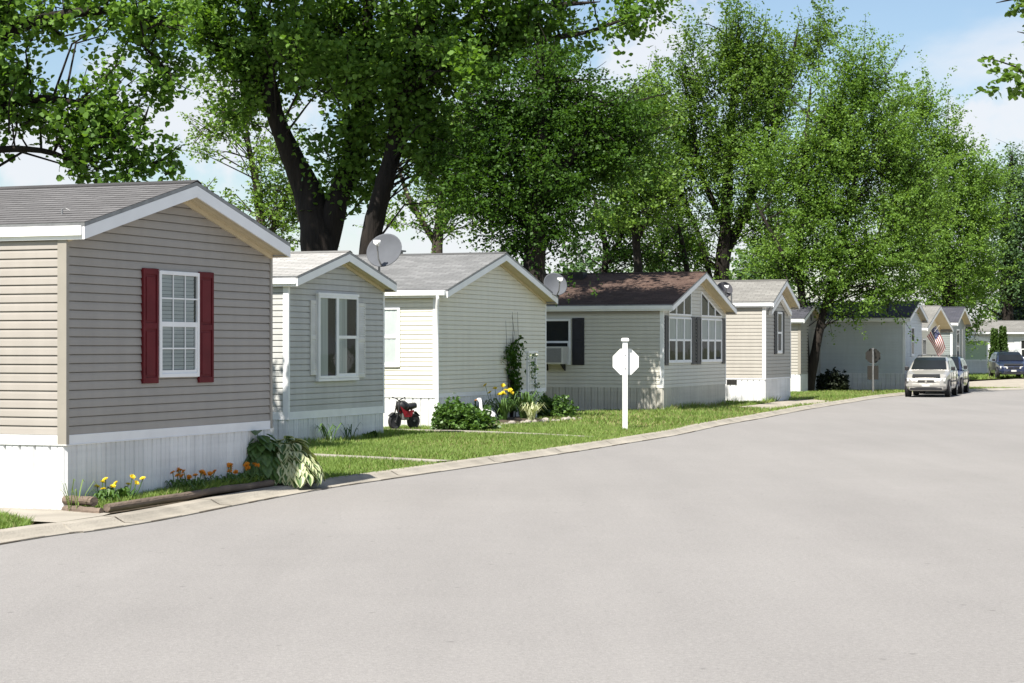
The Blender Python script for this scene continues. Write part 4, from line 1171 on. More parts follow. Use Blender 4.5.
fl = [(104, 22.75, 'yellow', 'yellow marigold nearest the stacked log ends'), (123, 23.2, 'yellow', 'yellow marigold second along the log edged bed'), (180, 24.4, 'orange', 'orange marigold in the middle of the log edged bed'),
      (195, 24.7, 'orange', 'amber marigold right of the middle one in the bed'), (221, 25.3, 'orange', 'deep orange marigold third from the hosta'), (238, 25.7, 'orange', 'orange marigold next but one to the hosta'), (252, 26.0, 'orange', 'orange marigold touching the dark hosta')]
for i, (px, D_, c, lab) in enumerate(fl):
    strap_plant('marigold', lab, px, D_, 60, .24, .018, 'leaf_shrub', 70 + i, c, 6, .06, 'flower', .045, .30)['group'] = 'marigolds in the log edged bed'


def hosta(name, label, px, D, n, R, h, seed, cream):
    r = random.Random(seed); b = P(px, 0, D); b.z = .08
    root = thing(name, label, 'plant', b); m = MB()
    for i in range(n):
        a = r.uniform(0, 2 * math.pi); t = math.sqrt(r.random())
        d0 = R * t; z = h * (1 - .72 * t ** 1.6) * r.uniform(.8, 1.05)
        L = r.uniform(.14, .23); w = L * .36
        dr = Vector((math.cos(a), math.sin(a), 0)); sd = Vector((-dr.y, dr.x, 0))
        pitch = -.15 - 1.0 * t + r.uniform(-.3, .3)
        ax = dr * math.cos(pitch) + Vector((0, 0, 1)) * math.sin(pitch); nn = sd.cross(ax) * -1
        if nn.z < 0: nn = -nn
        c = dr * d0 * .8 + Vector((0, 0, z))
        prof = [(0, .12), (.18, .75), (.45, 1.0), (.75, .66), (1, .03)]
        for (u0, w0), (u1, w1) in zip(prof, prof[1:]):
            def pt(u, q): return c + ax * L * u + sd * w * q + nn * (abs(q) * .10 * L * 1.2 - u * u * .12 * L)
            for q0, q1, mi in ((-1, -.5, 1), (-.5, 0, 0), (0, .5, 0), (.5, 1, 1)):
                m.face([pt(u0, w0 * q0), pt(u0, w0 * q1), pt(u1, w1 * q1), pt(u1, w1 * q0)], mi if cream else 0)
        if i % 3 == 0: m.tube([(0, 0, 0), tuple(c * .6), tuple(c)], .006, 4, cap=False)
    m.build('leaves', [M['hosta_g'], M['hosta_c']], root, smooth=True, fix=False)
    return root


hosta('hosta', 'cream edged hosta spilling over the end of the long log', 286, 26.75, 460, .56, .62, 81, True)
hosta('hosta', 'dark green hosta in the shade of the tan home wall', 258, 26.5, 200, .40, .72, 82, False)

# climbing vine on the cream wall with bare twigs above
vr = thing('climbing_vine', 'dark vine climbing the cream wall beside the white trellis', 'plant', H3.o.location, HOUSE_ROT)
r = np.random.default_rng(91)
wv = MB(); C = []; A = []
a0 = ew(H3, 513, .08)
for i in range(11):
    x = a0 + r.normal(0, .18); pts = [(x, -.05, .1)]
    top = r.uniform(1.6, 2.9)
    for z in np.linspace(.5, top, 6):
        x += r.normal(0, .07); pts.append((x, -.05 - r.random() * .06, z))
    wv.tube(pts, [.014, .012, .010, .009, .007, .005, .003], 5, cap=False)
    for p in pts[1:]:
        if p[2] < 1.95 and r.random() < .8:
            for _ in range(3): C.append((p[0] + r.normal(0, .12), -.12 + r.normal(0, .03), p[2] + r.normal(0, .12))); A.append(r.normal(0, 1, 3))
wv.build('stems', M['bark'], vr)
A = np.array(A); A /= np.linalg.norm(A, axis=1, keepdims=True)
v, f = leaf_cloud(r, np.array(C), A, np.full(len(C), .11), 8, .085, .9, .5)
np_mesh('foliage', v, f, M['leaf_dark'], vr)

# white trellis in front of it
tx = ew(H3, 532, .44)
tr_ = thing('garden_trellis', 'narrow white garden trellis standing by the cream wall', 'trellis', H3.o.location, HOUSE_ROT)
b = MB()
for x in (tx - .28, tx + .28):
    b.box(x - .03, x + .03, -.46, -.40, .0, 1.75)
b.build('post', M['pole_white'], tr_, bevel=.004)
b = MB()
for i in range(9): b.box(tx - .249, tx + .249, -.445, -.42, .3 + i * .165, .325 + i * .165)
for x in (tx - .1, tx + .1): b.box(x - .012, x + .012, -.419, -.405, .2, 1.7)
b.build('lattice', M['pole_white'], tr_)
b = MB(); b.box(tx - .34, tx + .34, -.48, -.38, 1.751, 1.80); b.build('cap', M['pole_white'], tr_)
C = np.array([(tx + r.normal(0, .2), -.5, r.uniform(.5, 1.7)) for _ in range(14)]) ; A = r.normal(0, 1, (14, 3)); A /= np.linalg.norm(A, axis=1, keepdims=True)
v, f = leaf_cloud(r, C, A, np.full(14, .08), 9, .06, .9, .5)
rt = thing('climbing_rose', 'small white flowered climber on the white trellis', 'plant', H3.o.location, HOUSE_ROT)
np_mesh('foliage', v, f, M['leaf_shrub'], rt)
v, f = leaf_cloud(r, C[:7] + np.array([.03, -.06, .03]), A[:7], np.full(7, .03), 10, .05, .9, .5)
np_mesh('flowers', v, f, M['whitepetal'], rt)

# white goose ornament
gb = P(487, 0, 46.6); gb.z = .12
g = thing('goose_ornament', 'white goose ornament among the bed plants', 'ornament', gb, 2.4)
b = MB(); b.lathe([(.02, -.26), (.09, -.2), (.13, -.06), (.12, .06), (.07, .17), (.02, .2)], (0, 0, .2), (1, 0, .15), 16); b.build('body', M['pole_white'], g, smooth=True)
b = MB(); b.tube([(.14, 0, .24), (.2, 0, .36), (.2, 0, .48), (.24, 0, .55), (.3, 0, .55)], [.06, .04, .035, .05, .035], 10); b.build('neck', M['pole_white'], g, smooth=True)
b = MB(); b.tube([(.32, 0, .545), (.4, 0, .53)], [.022, .006], 8); b.build('beak', M['amber'], g)

# edging stones
def stone(px, D, s, seed, lab):
    r = random.Random(seed); bm = bmesh.new(); bmesh.ops.create_icosphere(bm, subdivisions=2, radius=1)
    sx, sy, sz = s * r.uniform(.8, 1.4), s * r.uniform(.7, 1.1), s * r.uniform(.5, .8)
    for vv in bm.verts:
        q = 1 + .16 * math.sin(vv.co.x * 3 + seed) * math.cos(vv.co.y * 4 + seed * 2) + r.uniform(-.05, .05)
        vv.co = Vector((vv.co.x * sx * q, vv.co.y * sy * q, vv.co.z * sz * q))
    me = bpy.data.meshes.new('edging_stone'); bm.to_mesh(me); bm.free(); me.materials.append(M['stone'])
    o = bpy.data.objects.new('edging_stone', me); col.objects.link(o); p = P(px, 0, D); p.z = .06 + sz * .5; o.location = p; o.rotation_euler = (0, 0, r.uniform(0, 6))
    tag(o, lab, 'stone', 'pale stones edging the flower bed')


lab = 'pale field stone in the edging row of the flower bed before the cream home'
for i in range(17):
    t = i / 16
    stone(490 + 90 * t + random.uniform(-2, 2), 46.2 + 4.4 * t + random.uniform(-.2, .2), random.uniform(.05, .115), i + 3, lab)
bed = MB()
c0 = P(440, 0, 45.4); pts = [P(444, 0, 45.2), P(492, 0, 45.8), P(540, 0, 48.4), P(588, 0, 50.7), P(575, 0, 53.2), P(545, 0, 52.6)]
mid = [H3.o.location + U * a for a in (7.0, 4.5, 2.0, .2)]
ring = [(p.x, p.y, .036) for p in pts] + [(p.x, p.y, .14) for p in mid]
cc = Vector((.1, 48.6, .16))
for i in range(len(ring)): bed.face([ring[i], ring[(i + 1) % len(ring)], tuple(cc)])
struct(bed.build('flower_bed', M['soil'], fix=True))
b = MB(); b.face([(-4.5, 22.1, .052), (-2.95, 26.75, .052), (-3.28, 26.95, .06), (-5.02, 22.45, .06)]); struct(b.build('flower_bed', M['soil'], fix=True))


# landscape logs
def log(p, q, rad, lab, z, seed):
    r = random.Random(seed); p, q = Vector((*p, z)), Vector((*q, z)); n = 9; pts = []; rr = []
    mid = (p + q) / 2
    for i in range(n):
        t = i / (n - 1); pts.append(p.lerp(q, t) - mid + Vector((r.uniform(-.012, .012), r.uniform(-.012, .012), r.uniform(-.008, .008)))); rr.append(rad * r.uniform(.9, 1.08))
    m = MB(); m.tube(pts, rr, 12); o = m.build('edging_log', M['log'], None, smooth=False, loc=mid)
    tag(o, lab, 'log', 'logs edging the bed')


log((-4.45, 22.0), (-3.0, 26.72), .047, 'long weathered log along the front of the marigold bed', .125, 1)
log((-5.0, 22.32), (-4.5, 21.92), .055, 'lower short log at the corner of the marigold bed', .085, 2)
log((-5.0, 22.42), (-4.62, 22.12), .05, 'upper short log resting on the lower one at the bed corner', .19, 3)


# ------------------------------------------------------------------ street signs
def octagon(rad, c, y0, y1, mb):
    pts = [(c[0] + rad * math.cos(math.pi / 8 + k * math.pi / 4), y0, c[1] + rad * math.sin(math.pi / 8 + k * math.pi / 4)) for k in range(8)]
    mb.prism(pts, (0, y1 - y0, 0))


sp = P(625, 0, 44.7); sp.z = 0
s = thing('stop_sign', 'white back of an octagonal stop sign on a thick white post', 'street sign', sp, 0)
b = MB(); b.box(-.058, .058, -.058, .058, -.2, 2.03); b.build('post', M['pole_white'], s, bevel=.008)
b = MB(); b.box(-.085, .085, -.085, .085, 2.031, 2.075); b.prism([(-.085, -.085, 2.075), (.085, -.085, 2.075), (.06, -.06, 2.10), (-.06, -.06, 2.10)], (0, .12, 0)); b.build('post_cap', M['pole_white'], s)
b = MB(); octagon(.315, (0.02, 1.57), .062, .073, b); po = b.build('sign_plate', M['sign_white'], s)
b = MB(); octagon(.31, (0.02, 1.57), .0745, .0755, b); b.build('sign_face', M['redpaint'], s)
b = MB(); b.lathe([(.014, -.07), (.014, -.065)], (0, 0, 1.72), (0, 1, 0), 8); b.lathe([(.014, -.07), (.014, -.065)], (0, 0, 1.42), (0, 1, 0), 8); b.build('bolt', M['steel'], s)

sp = P(873, 0, 81.5); sp.z = 0
s = thing('stop_sign', 'grey back of an octagonal sign with a square plate beneath, before the slate home', 'street sign', sp, -.1)
b = MB(); b.box(-.035, .035, -.02, .02, -.2, 1.86); b.box(-.035, -.028, -.035, -.02, -.2, 1.86); b.box(.028, .035, -.035, -.02, -.2, 1.86); b.build('post', M['steel'], s)
b = MB(); octagon(.32, (0, 1.54), .021, .025, b); b.build('sign_plate', M['sign_back'], s)
b = MB(); b.box(-.22, .22, .021, .025, .57, 1.14); b.build('lower_plate', M['sign_back'], s)


# ------------------------------------------------------------------ satellite dishes
def dish(label, foot, c, rad, aim, dm, arm=True):
    o = thing('satellite_dish', label, 'satellite dish', foot, 0)
    foot = Vector(foot); c = Vector(c) - foot; aim = Vector(aim).normalized()
    b = MB(); n = 28; dp = rad * .22
    prof = [(rad * t, -dp * (1 - t * t)) for t in (.02, .25, .5, .75, .93, 1)] + [(rad * 1.0, -.012 + .0), (rad * .96, -.018)] + [(rad * t, -dp * (1 - t * t) - .018) for t in (.75, .5, .25, .02)]
    b.lathe(prof, c, aim, n); b.build('reflector', M[dm], o, smooth=True)
    b = MB(); b.tube([(0, 0, -.03), (0, 0, c.z * .72), tuple(c - aim * (dp + .06))], .026, 8); b.build('mast', M['steel'], o)
    dn = Vector((0, 0, -1)); dn = (dn - aim * dn.dot(aim)).normalized()
    e = c + aim * rad * 1.05 + dn * rad * .15
    b = MB(); b.tube([tuple(c + dn * rad * .95 - aim * .02), tuple(c + dn * rad * .8 + aim * rad * .5), tuple(e)], .018, 6); b.build('feed_arm', M['steel'], o)
    b = MB(); b.tube([tuple(e + aim * .05), tuple(e - aim * .08)], [.05, .035], 10); b.tube([tuple(e + Vector((-.07, 0, .03))), tuple(e + Vector((.07, 0, .03)))], .035, 8); b.build('receiver', M['pole_white'], o)
    b = MB(); b.box(-.1, .1, -.07, .07, -.06, -.02); b.build('foot_plate', M['steel'], o)
    return o


def roof_pt(h, a, b):
    p = Vector((h.X, h.Y, 0)) + U * a + V * b
    p.z = h.ze + h.s * (min(a, h.W - a) + .2) + .03; return p


q = roof_pt(H2, 4.12, .05)
dish('pale grey satellite dish on the blue grey home roof', q, P(384, 250, 41.1), .385, (-.28, -.85, .42), 'dish')
q = roof_pt(H3, 7.12, -.22)
dish('pale satellite dish at the right eave of the cream home', q, P(555.5, 284, 52.4), .325, (.30, -.85, .38), 'dish')
q = roof_pt(H4, 6.7, -.25)
dish('dark grey satellite dish at the right eave of the brown roofed home', q, P(724.5, 289.5, 64.3), .27, (.12, -.9, .36), 'dish_dark')

# window air conditioner on the brown roofed home
ca = thing('air_conditioner', 'boxy window air conditioner jutting from the brown roofed home', 'air conditioner', H4.o.location, HOUSE_ROT)
y0, y1 = lw(H4, 568.5), lw(H4, 545.5)
z0, z1 = lz(H4, y0, 364), lz(H4, y0, 346.5)
b = MB(); b.box(-.50, -.055, y0, y1, z0, z1); b.build('housing', M['ac'], ca, bevel=.015)
b = MB()
for i in range(9): b.box(-.512, -.501, y0 + .05, y1 - .05, z0 + .05 + i * (z1 - z0 - .1) / 9, z0 + .075 + i * (z1 - z0 - .1) / 9)
b.build('grille', M['ac_dark'], ca)
b = MB(); b.box(-.505, -.5005, y0 + .05, y1 - .05, z0 + .05, z1 - .05); b.build('coil', M['ac_dark'], ca)
b = MB()
for yy in (y0 + .08, y1 - .1): b.prism([(-.45, yy, z0 - .003), (-.03, yy, z0 - .003), (-.03, yy, z0 - .2), (-.06, yy, z0 - .2)], (0, .025, 0))
b.build('bracket', M['sign_back'], ca)


# ------------------------------------------------------------------ vehicles
def vehicle(name, label, loc, rz, paint, Lc, Wd, Ht, kind, group=None):
    """x forward, origin under the middle"""
    o = thing(name, label, 'car', loc, rz, group)
    hw = Wd / 2; L2 = Lc / 2
    if kind == 'van':
        st = [  # x, z belt, half width belt, z roof (0 = none), half width roof
            (L2, .62, .62), (L2 - .06, .72, .78), (L2 - .35, .86, .9), (L2 - .95, .98, .97), (L2 - 1.15, 1.02, .98), (0.3, 1.03, 1), (-1.0, 1.04, 1), (-L2 + .25, 1.04, .97), (-L2 + .02, .98, .9)]
        roof = [(L2 - 1.10, 1.03, .88), (L2 - 1.55, 1.36, .80), (L2 - 1.95, Ht - .05, .74), (L2 - 2.3, Ht, .73), (-L2 + .9, Ht, .73), (-L2 + .35, Ht - .05, .73), (-L2 + .1, 1.1, .86)]
    else:
        st = [(L2, .58, .64), (L2 - .06, .70, .80), (L2 - .35, .82, .92), (L2 - 1.1, .93, .98), (L2 - 1.35, .96, 1), (.2, .97, 1), (-1.0, .98, 1), (-L2 + .25, .98, .96), (-L2 + .02, .9, .9)]
        roof = [(L2 - 1.30, .97, .88), (L2 - 1.75, 1.28, .80), (L2 - 2.1, Ht - .04, .75), (L2 - 2.4, Ht, .74), (-L2 + .8, Ht, .74), (-L2 + .35, Ht - .05, .74), (-L2 + .08, 1.02, .84)]
    b = MB(); zl = .24
    rings = []
    for x, zb, w in st:
        w *= hw; zc = zl if x < L2 - .02 else .30
        q = [(0, zc), (w * .86, zc), (w * .97, zc + .08), (w, zc + .25 if zc + .25 < zb - .1 else zb - .12), (w * .99, zb - .08), (w * .95, zb - .015), (w * .8, zb + .01), (0, zb + .03)]
        rings.append([(x, y, z) for y, z in q] + [(x, -y, z) for y, z in reversed(q[1:-1])])
    i0 = len(b.v); n = len(rings[0])
    for rg in rings: b.v.extend(rg)
    for k in range(len(rings) - 1):
        for j in range(n):
            b.f.append((i0 + k * n + j, i0 + k * n + (j + 1) % n, i0 + (k + 1) * n + (j + 1) % n, i0 + (k + 1) * n + j)); b.m.append(0)
    b.f.append(tuple(i0 + j for j in range(n))); b.m.append(0); b.f.append(tuple(i0 + (len(rings) - 1) * n + j for j in range(n))); b.m.append(0)
    # cabin
    rr = []
    for x, z, w in roof:
        w *= hw; rr.append([(x, w, 1.0), (x, w, z - .06 if z > 1.2 else z), (x, w * .9, z), (x, 0, z + .02), (x, -w * .9, z), (x, -w, z - .06 if z > 1.2 else z), (x, -w, 1.0)])
    i1 = len(b.v); n = 7
    for k, rg in enumerate(rr):
        lo_w = hw * .955
        rg[0] = (rg[0][0], lo_w * .98, .97); rg[-1] = (rg[-1][0], -lo_w * .98, .97); b.v.extend(rg)
    for k in range(len(rr) - 1):
        for j in range(n - 1): b.f.append((i1 + k * n + j, i1 + k * n + j + 1, i1 + (k + 1) * n + j + 1, i1 + (k + 1) * n + j)); b.m.append(0)
    b.f.append(tuple(i1 + j for j in range(n))); b.m.append(0); b.f.append(tuple(i1 + (len(rr) - 1) * n + j for j in range(n))); b.m.append(0)
    b.build('body', M[paint], o, smooth=False, bevel=.02)
    # glass panels sitting just proud of the cabin
    def gp(nm, pts, off):
        m = MB(); m.face([tuple(Vector(p) + Vector(off)) for p in pts]); m.build(nm, M['car_glass'], o, fix=False)
    x0, z0, w0 = roof[0]; x1, z1, w1 = roof[2]
    xm, zm_, wm = roof[1]
    m = MB()
    for (xa, za_, wa), (xb, zb_, wb) in ((roof[0], roof[1]), (roof[1], roof[2])):
        m.face([(xa + .012, -wa * hw * .9, za_ + .03), (xa + .012, wa * hw * .9, za_ + .03), (xb + .012, wb * hw * .88, zb_ + .03), (xb + .012, -wb * hw * .88, zb_ + .03)])
    m.build('windscreen', M['car_glass'], o)
    for sg in (1, -1):
        xs = [x1 - .02, (x1 + roof[4][0]) / 2 + .1, roof[4][0] + .45, roof[5][0] + .1]
        xf = [x0 - .25, xs[1], xs[2], roof[5][0] - .02]
        for k in range(3):
            a_, b_ = xs[k] - (.03 if k == 0 else .04), xs[k + 1] + .04; c_, d_ = xf[k] - (.05 if k == 0 else .04), xf[k + 1] + .04
            yl, yt = hw * .955 * .98, w1 * hw
            zt_ = Ht - .14
            yy = lambda z: yl + (yt - yl) * (z - .97) / (Ht - .09 - .97)
            gp('side_window', [(c_, sg * (yy(1.06) + .012), 1.06), (d_, sg * (yy(1.06) + .012), 1.06), (b_, sg * (yy(zt_) + .012), zt_), (a_, sg * (yy(zt_) + .012), zt_)], (0, 0, 0))
        # mirror
        m = MB(); m.box(x0 - .45, x0 - .33, sg * hw * .95 if sg > 0 else -hw * 1.13, sg * hw * 1.13 if sg > 0 else -hw * .95, 1.0, 1.15); m.build('wing_mirror', M['black'], o, bevel=.02)
        # headlamp
        zz = st[1][1]
        m = MB(); m.prism([(L2 + .005, sg * hw * .36, zz - .14), (L2 - .09, sg * hw * .84, zz - .12), (L2 - .14, sg * hw * .86, zz + .01), (L2 - .015, sg * hw * .4, zz - .02)], (.02, 0, .01)); m.build('headlight', M['lamp_glass'], o)
        m = MB(); m.prism([(L2 + .01, sg * hw * .40, .40), (L2 - .02, sg * hw * .62, .40), (L2 - .02, sg * hw * .62, .47), (L2 + .01, sg * hw * .40, .47)], (.02, 0, 0)); m.build('fog_lamp', M['lamp_glass'], o)
        # door seams, handles and side moulding
        m = MB(); m.box(-L2 + 1.15, L2 - 1.25, sg * hw * 1.0 - .004, sg * hw * 1.0 + .008, .56, .62); m.build('side_moulding', M['black'], o)
        m = MB(); m.box(.0, .18, sg * hw - .012, sg * hw + .014, .86, .89); m.box(-1.0, -.82, sg * hw - .012, sg * hw + .014, .86, .89); m.build('door_handle', M[paint], o)
        for xx in (L2 - 1.35, -.12 + .35, -1.15):
            m = MB(); m.box(xx, xx + .012, sg * hw * .99, sg * hw + .004, .4, .98); m.build('door_seam', M['black'], o)
    zz = st[1][1]
    m = MB(); m.box(L2 - .02, L2 + .012, -hw * .36, hw * .36, zz - .15, zz - .03); m.build('grille', M['black'], o)
    m = MB(); m.box(L2 - .0, L2 + .024, -.035, .035, zz - .16, zz - .02); m.box(L2, L2 + .022, -hw * .36, hw * .36, zz - .10, zz - .075); m.build('grille_bar', M[paint], o)
    m = MB(); m.prism([(L2 + .01, -hw * .62, .40), (L2 + .05, -hw * .3, .40), (L2 + .05, hw * .3, .40), (L2 + .01, hw * .62, .40), (L2 - .1, hw * .9, .40), (L2 - .1, -hw * .9, .40)], (0, 0, .12)); m.build('bumper', M[paint], o, bevel=.02)
    m = MB(); m.box(L2 - .05, L2 + .03, -hw * .7, hw * .7, .27, .36); m.build('lower_intake', M['black'], o)
    m = MB(); m.box(L2 + .051, L2 + .056, -.15, .15, .41, .51); m.build('number_plate', M['plate'], o)
    m = MB(); m.prism([(L2 - .2, -hw * .6, zz + .145), (L2 - .2, hw * .6, zz + .145), (L2 - .02, hw * .62, zz + .05), (L2 - .02, -hw * .62, zz + .05)], (.0, 0, .012)); m.build('bonnet_guard', M['black'], o)
    for sg in (1, -1):
        for xx in (L2 - .85, -L2 + .85):
            t = MB(); c = (xx, sg * (hw - .1), .32)
            t.lathe([(.2, -.10), (.29, -.105), (.32, -.08), (.32, .08), (.29, .105), (.2, .10)], c, (0, sg, 0), 24); w = t.build('wheel', M['tyre'], o, smooth=False)
            t = MB(); t.lathe([(.03, .115), (.08, .11), (.17, .085), (.205, .10), (.21, .09)], c, (0, sg, 0), 24); t.build('rim', M['rim'], w)
            t = MB(); t.lathe([(.37, .085), (.37, .10)], c, (0, sg, 0), 24); t.build('wheel_arch', M['black'], o)
    m = MB()
    for sg in (1, -1): m.tube([(roof[3][0], sg * w1 * hw * .86, Ht + .02), (roof[3][0] - .2, sg * w1 * hw * .86, Ht + .06), (roof[4][0], sg * w1 * hw * .86, Ht + .06), (roof[4][0] - .2, sg * w1 * hw * .86, Ht + .02)], .016, 6)
    for f_ in (.3, .75): 
        x = roof[3][0] * (1 - f_) + roof[4][0] * f_; m.tube([(x, -w1 * hw * .86, Ht + .06), (x, w1 * hw * .86, Ht + .06)], .014, 6)
    m.build('roof_rack', M['black'], o)
    return o


U2 = Vector((.30, .954, 0)); away = math.atan2(-U2.y, -U2.x)
p = P(926, 0, 75.4); p.z = 0
c = Vector((p.x, p.y, 0)) + U2 * 2.2
vehicle('minivan', 'champagne silver minivan parked at the kerb by the slate home', c, away, 'van_paint', 4.5, 1.68, 1.52, 'van')
c2 = c + U2 * 5.3
vehicle('parked_car', 'dark blue family car parked right behind the silver minivan', c2, away, 'blue_paint', 4.5, 1.70, 1.50, 'car')
p = P(1014, 0, 116); p.z = .06
vehicle('parked_car', 'dark blue van facing the street at the right edge of the photo', Vector((p.x + .2, p.y + 2.2, .06)), math.radians(-96), 'blue_paint', 4.6, 1.8, 1.55, 'van')

# ------------------------------------------------------------------ flag
fb = P(931.5, 331, 97.0)
fg = thing('flag', 'striped red and white flag with starred blue corner hung on the cream home', 'flag', fb, 0)
pole0 = Vector((.0, 0.6, -.5)); pole1 = Vector((0.35, -.8, .35))
b = MB(); b.tube([tuple(pole0), tuple(pole1)], .018, 8); b.build('pole', M['pole_white'], fg)
# the cloth hangs in folds: hoist along the pole, fly end slumping down to the right
fg.scale = (.72, .72, .72)
def cloth(u, v):     # u along the fly, v across the stripes (0 top)
    base = pole1.lerp(pole0, v * .75)
    x = base.x + .05 - .15 + u * .62 + v * -.05
    return Vector((x - .2 * (1 - u) * v, base.y * .5 + .10 * math.sin(u * 7 + v * 2), base.z - u * 1.55 + .06 * math.sin(v * 5 + u * 3)))
b = MB(); nu = 18
for i in range(13):
    for k in range(nu):
        u0, u1 = k / nu, (k + 1) / nu
        v0, v1 = i / 13, (i + 1) / 13
        mi = 2 if (i < 7 and u1 <= .4) else (0 if i % 2 == 0 else 1)
        b.face([cloth(u0, v0), cloth(u1, v0), cloth(u1, v1), cloth(u0, v1)], mi)
b.build('cloth', [M['flag_red'], M['flag_white'], M['flag_blue']], fg, smooth=True)
b = MB()
for rw in range(9):
    for cl in range(6 if rw % 2 == 0 else 5):
        u = (.03 + .06 * cl + (.03 if rw % 2 else 0)); v = (.03 + rw * .0565)
        p = cloth(u, v) + Vector((0, -.008, 0)); q = .018
        pts = []
        for k in range(10):
            a = math.pi / 2 + k * math.pi / 5; rr_ = q if k % 2 == 0 else q * .4
            pts.append((p.x + rr_ * math.cos(a), p.y, p.z + rr_ * math.sin(a)))
        b.face(pts)
b.build('stars', M['flag_white'], fg, fix=False)

# ------------------------------------------------------------------ child's motorbike by the cream wall
mb_ = P(404, 0, 44.9); mb_.z = .06
t = thing('small_motorbike', 'small black and red motorbike standing by the cream home', 'motorbike', mb_, math.radians(222))
t.scale = (1.12, 1.12, 1.12)
for x in (.24, -.24):
    b = MB(); b.lathe([(.10, -.03), (.13, -.04), (.155, -.02), (.155, .02), (.13, .04), (.10, .03)], (x, 0, .155), (0, 1, 0), 20); w = b.build('wheel', M['tyre'], t)
    b = MB()
    for k in range(6):
        a = k * math.pi / 3; b.tube([(x, 0, .155), (x + .11 * math.cos(a), 0, .155 + .11 * math.sin(a))], .007, 5)
    b.lathe([(.02, -.04), (.02, .04)], (x, 0, .155), (0, 1, 0), 10); b.build('spokes', M['rim'], w)
b = MB()
b.tube([(.24, -.05, .155), (.17, -.05, .42), (.14, -.05, .56)], .014, 8); b.tube([(.24, .05, .155), (.17, .05, .42), (.14, .05, .56)], .014, 8); b.build('fork', M['black'], t)
b = MB(); b.tube([(.15, 0, .46), (.02, 0, .22), (-.12, 0, .20), (-.24, 0, .155)], .02, 8); b.tube([(.15, 0, .48), (-.05, 0, .42), (-.2, 0, .40), (-.12, 0, .2)], .018, 8); b.build('frame', M['redpaint'], t)
b = MB(); b.lathe([(.02, -.13), (.09, -.1), (.12, 0), (.09, .1), (.02, .14)], (.04, 0, .46), (1, 0, .2), 14); b.build('fuel_tank', M['black'], t, smooth=True)
b = MB(); b.lathe([(.02, -.16), (.06, -.13), (.07, 0), (.06, .12), (.02, .16)], (-.16, 0, .45), (1, 0, -.15), 14); b.build('seat', M['black'], t, smooth=True)
b = MB(); b.box(-.08, .08, -.07, .07, .18, .34); b.build('engine', M['steel'], t, bevel=.02)
for sg in (1, -1):
    b = MB(); b.prism([(.16, sg * .075, .46), (.05, sg * .085, .24), (-.12, sg * .08, .24), (-.2, sg * .07, .38), (-.02, sg * .085, .36)], (0, sg * .012, 0)); b.build('side_panel', M['redpaint'], t)
b = MB(); b.tube([(.14, -.2, .64), (.12, -.06, .60), (.14, 0, .57), (.12, .06, .60), (.14, .2, .64)], .012, 8); b.build('handlebar', M['black'], t)
b = MB(); b.prism([(.10, -.045, .31), (.28, -.045, .34), (.38, -.045, .27), (.36, -.045, .26), (.27, -.045, .325), (.10, -.045, .295)], (0, .09, 0)); b.prism([(-.1, -.045, .36), (-.28, -.045, .35), (-.38, -.045, .26), (-.36, -.045, .25), (-.27, -.045, .335), (-.1, -.045, .345)], (0, .09, 0)); b.build('mudguard', M['black'], t)

# ------------------------------------------------------------------ light, sky, camera
SUN_EL = math.radians(57)
sd = Vector((-.488, -.873, 0)).normalized() * math.cos(SUN_EL) + Vector((0, 0, math.sin(SUN_EL)))
l = bpy.data.lights.new('sun', 'SUN'); l.energy = 5.0; l.angle = math.radians(.53); l.color = (1, .955, .88)
lo_ = bpy.data.objects.new('sun', l); col.objects.link(lo_); lo_.rotation_euler = sd.to_track_quat('Z', 'Y').to_euler(); lo_.location = (-20, -20, 40)

w = bpy.data.worlds.new('World'); sc.world = w; w.use_nodes = True
nt = w.node_tree; bg = nt.nodes['Background']
sky = N(nt, 'ShaderNodeTexSky'); sky.sky_type = 'NISHITA'; sky.sun_disc = False
sky.sun_elevation = SUN_EL; sky.sun_rotation = math.atan2(sd.x, sd.y); sky.air_density = 1.0; sky.dust_density = .5; sky.ozone_density = 1.5
bg.inputs['Strength'].default_value = .07
# fair weather cloud sheets laid on a plane overhead
tc = N(nt, 'ShaderNodeTexCoord'); sx = N(nt, 'ShaderNodeSeparateXYZ'); nt.links.new(tc.outputs['Generated'], sx.inputs[0])
zz = N(nt, 'ShaderNodeMath', operation='MAXIMUM'); zz.inputs[1].default_value = 0; nt.links.new(sx.outputs['Z'], zz.inputs[0])
za_ = N(nt, 'ShaderNodeMath', operation='ADD'); za_.inputs[1].default_value = .10; nt.links.new(zz.outputs[0], za_.inputs[0])
cx = N(nt, 'ShaderNodeCombineXYZ')
for nm in ('X', 'Y'):
    dv = N(nt, 'ShaderNodeMath', operation='DIVIDE'); nt.links.new(sx.outputs[nm], dv.inputs[0]); nt.links.new(za_.outputs[0], dv.inputs[1]); nt.links.new(dv.outputs[0], cx.inputs[nm])
mp = N(nt, 'ShaderNodeMapping'); mp.inputs['Location'].default_value = (3.1, .4, 0); mp.inputs['Scale'].default_value = (1.0, .55, 1); nt.links.new(cx.outputs[0], mp.inputs['Vector'])
cn = N(nt, 'ShaderNodeTexNoise'); cn.inputs['Scale'].default_value = 1.1; cn.inputs['Detail'].default_value = 8; cn.inputs['Roughness'].default_value = .52
nt.links.new(mp.outputs[0], cn.inputs['Vector'])
cr = N(nt, 'ShaderNodeMapRange'); cr.interpolation_type = 'SMOOTHSTEP'; cr.inputs['From Min'].default_value = .465; cr.inputs['From Max'].default_value = .66; cr.inputs['To Max'].default_value = .8
nt.links.new(cn.outputs['Fac'], cr.inputs['Value'])
blob = cr.outputs[0]
wn = N(nt, 'ShaderNodeTexNoise'); wn.inputs['Scale'].default_value = 38; wn.inputs['Detail'].default_value = 7; wn.inputs['Roughness'].default_value = .6
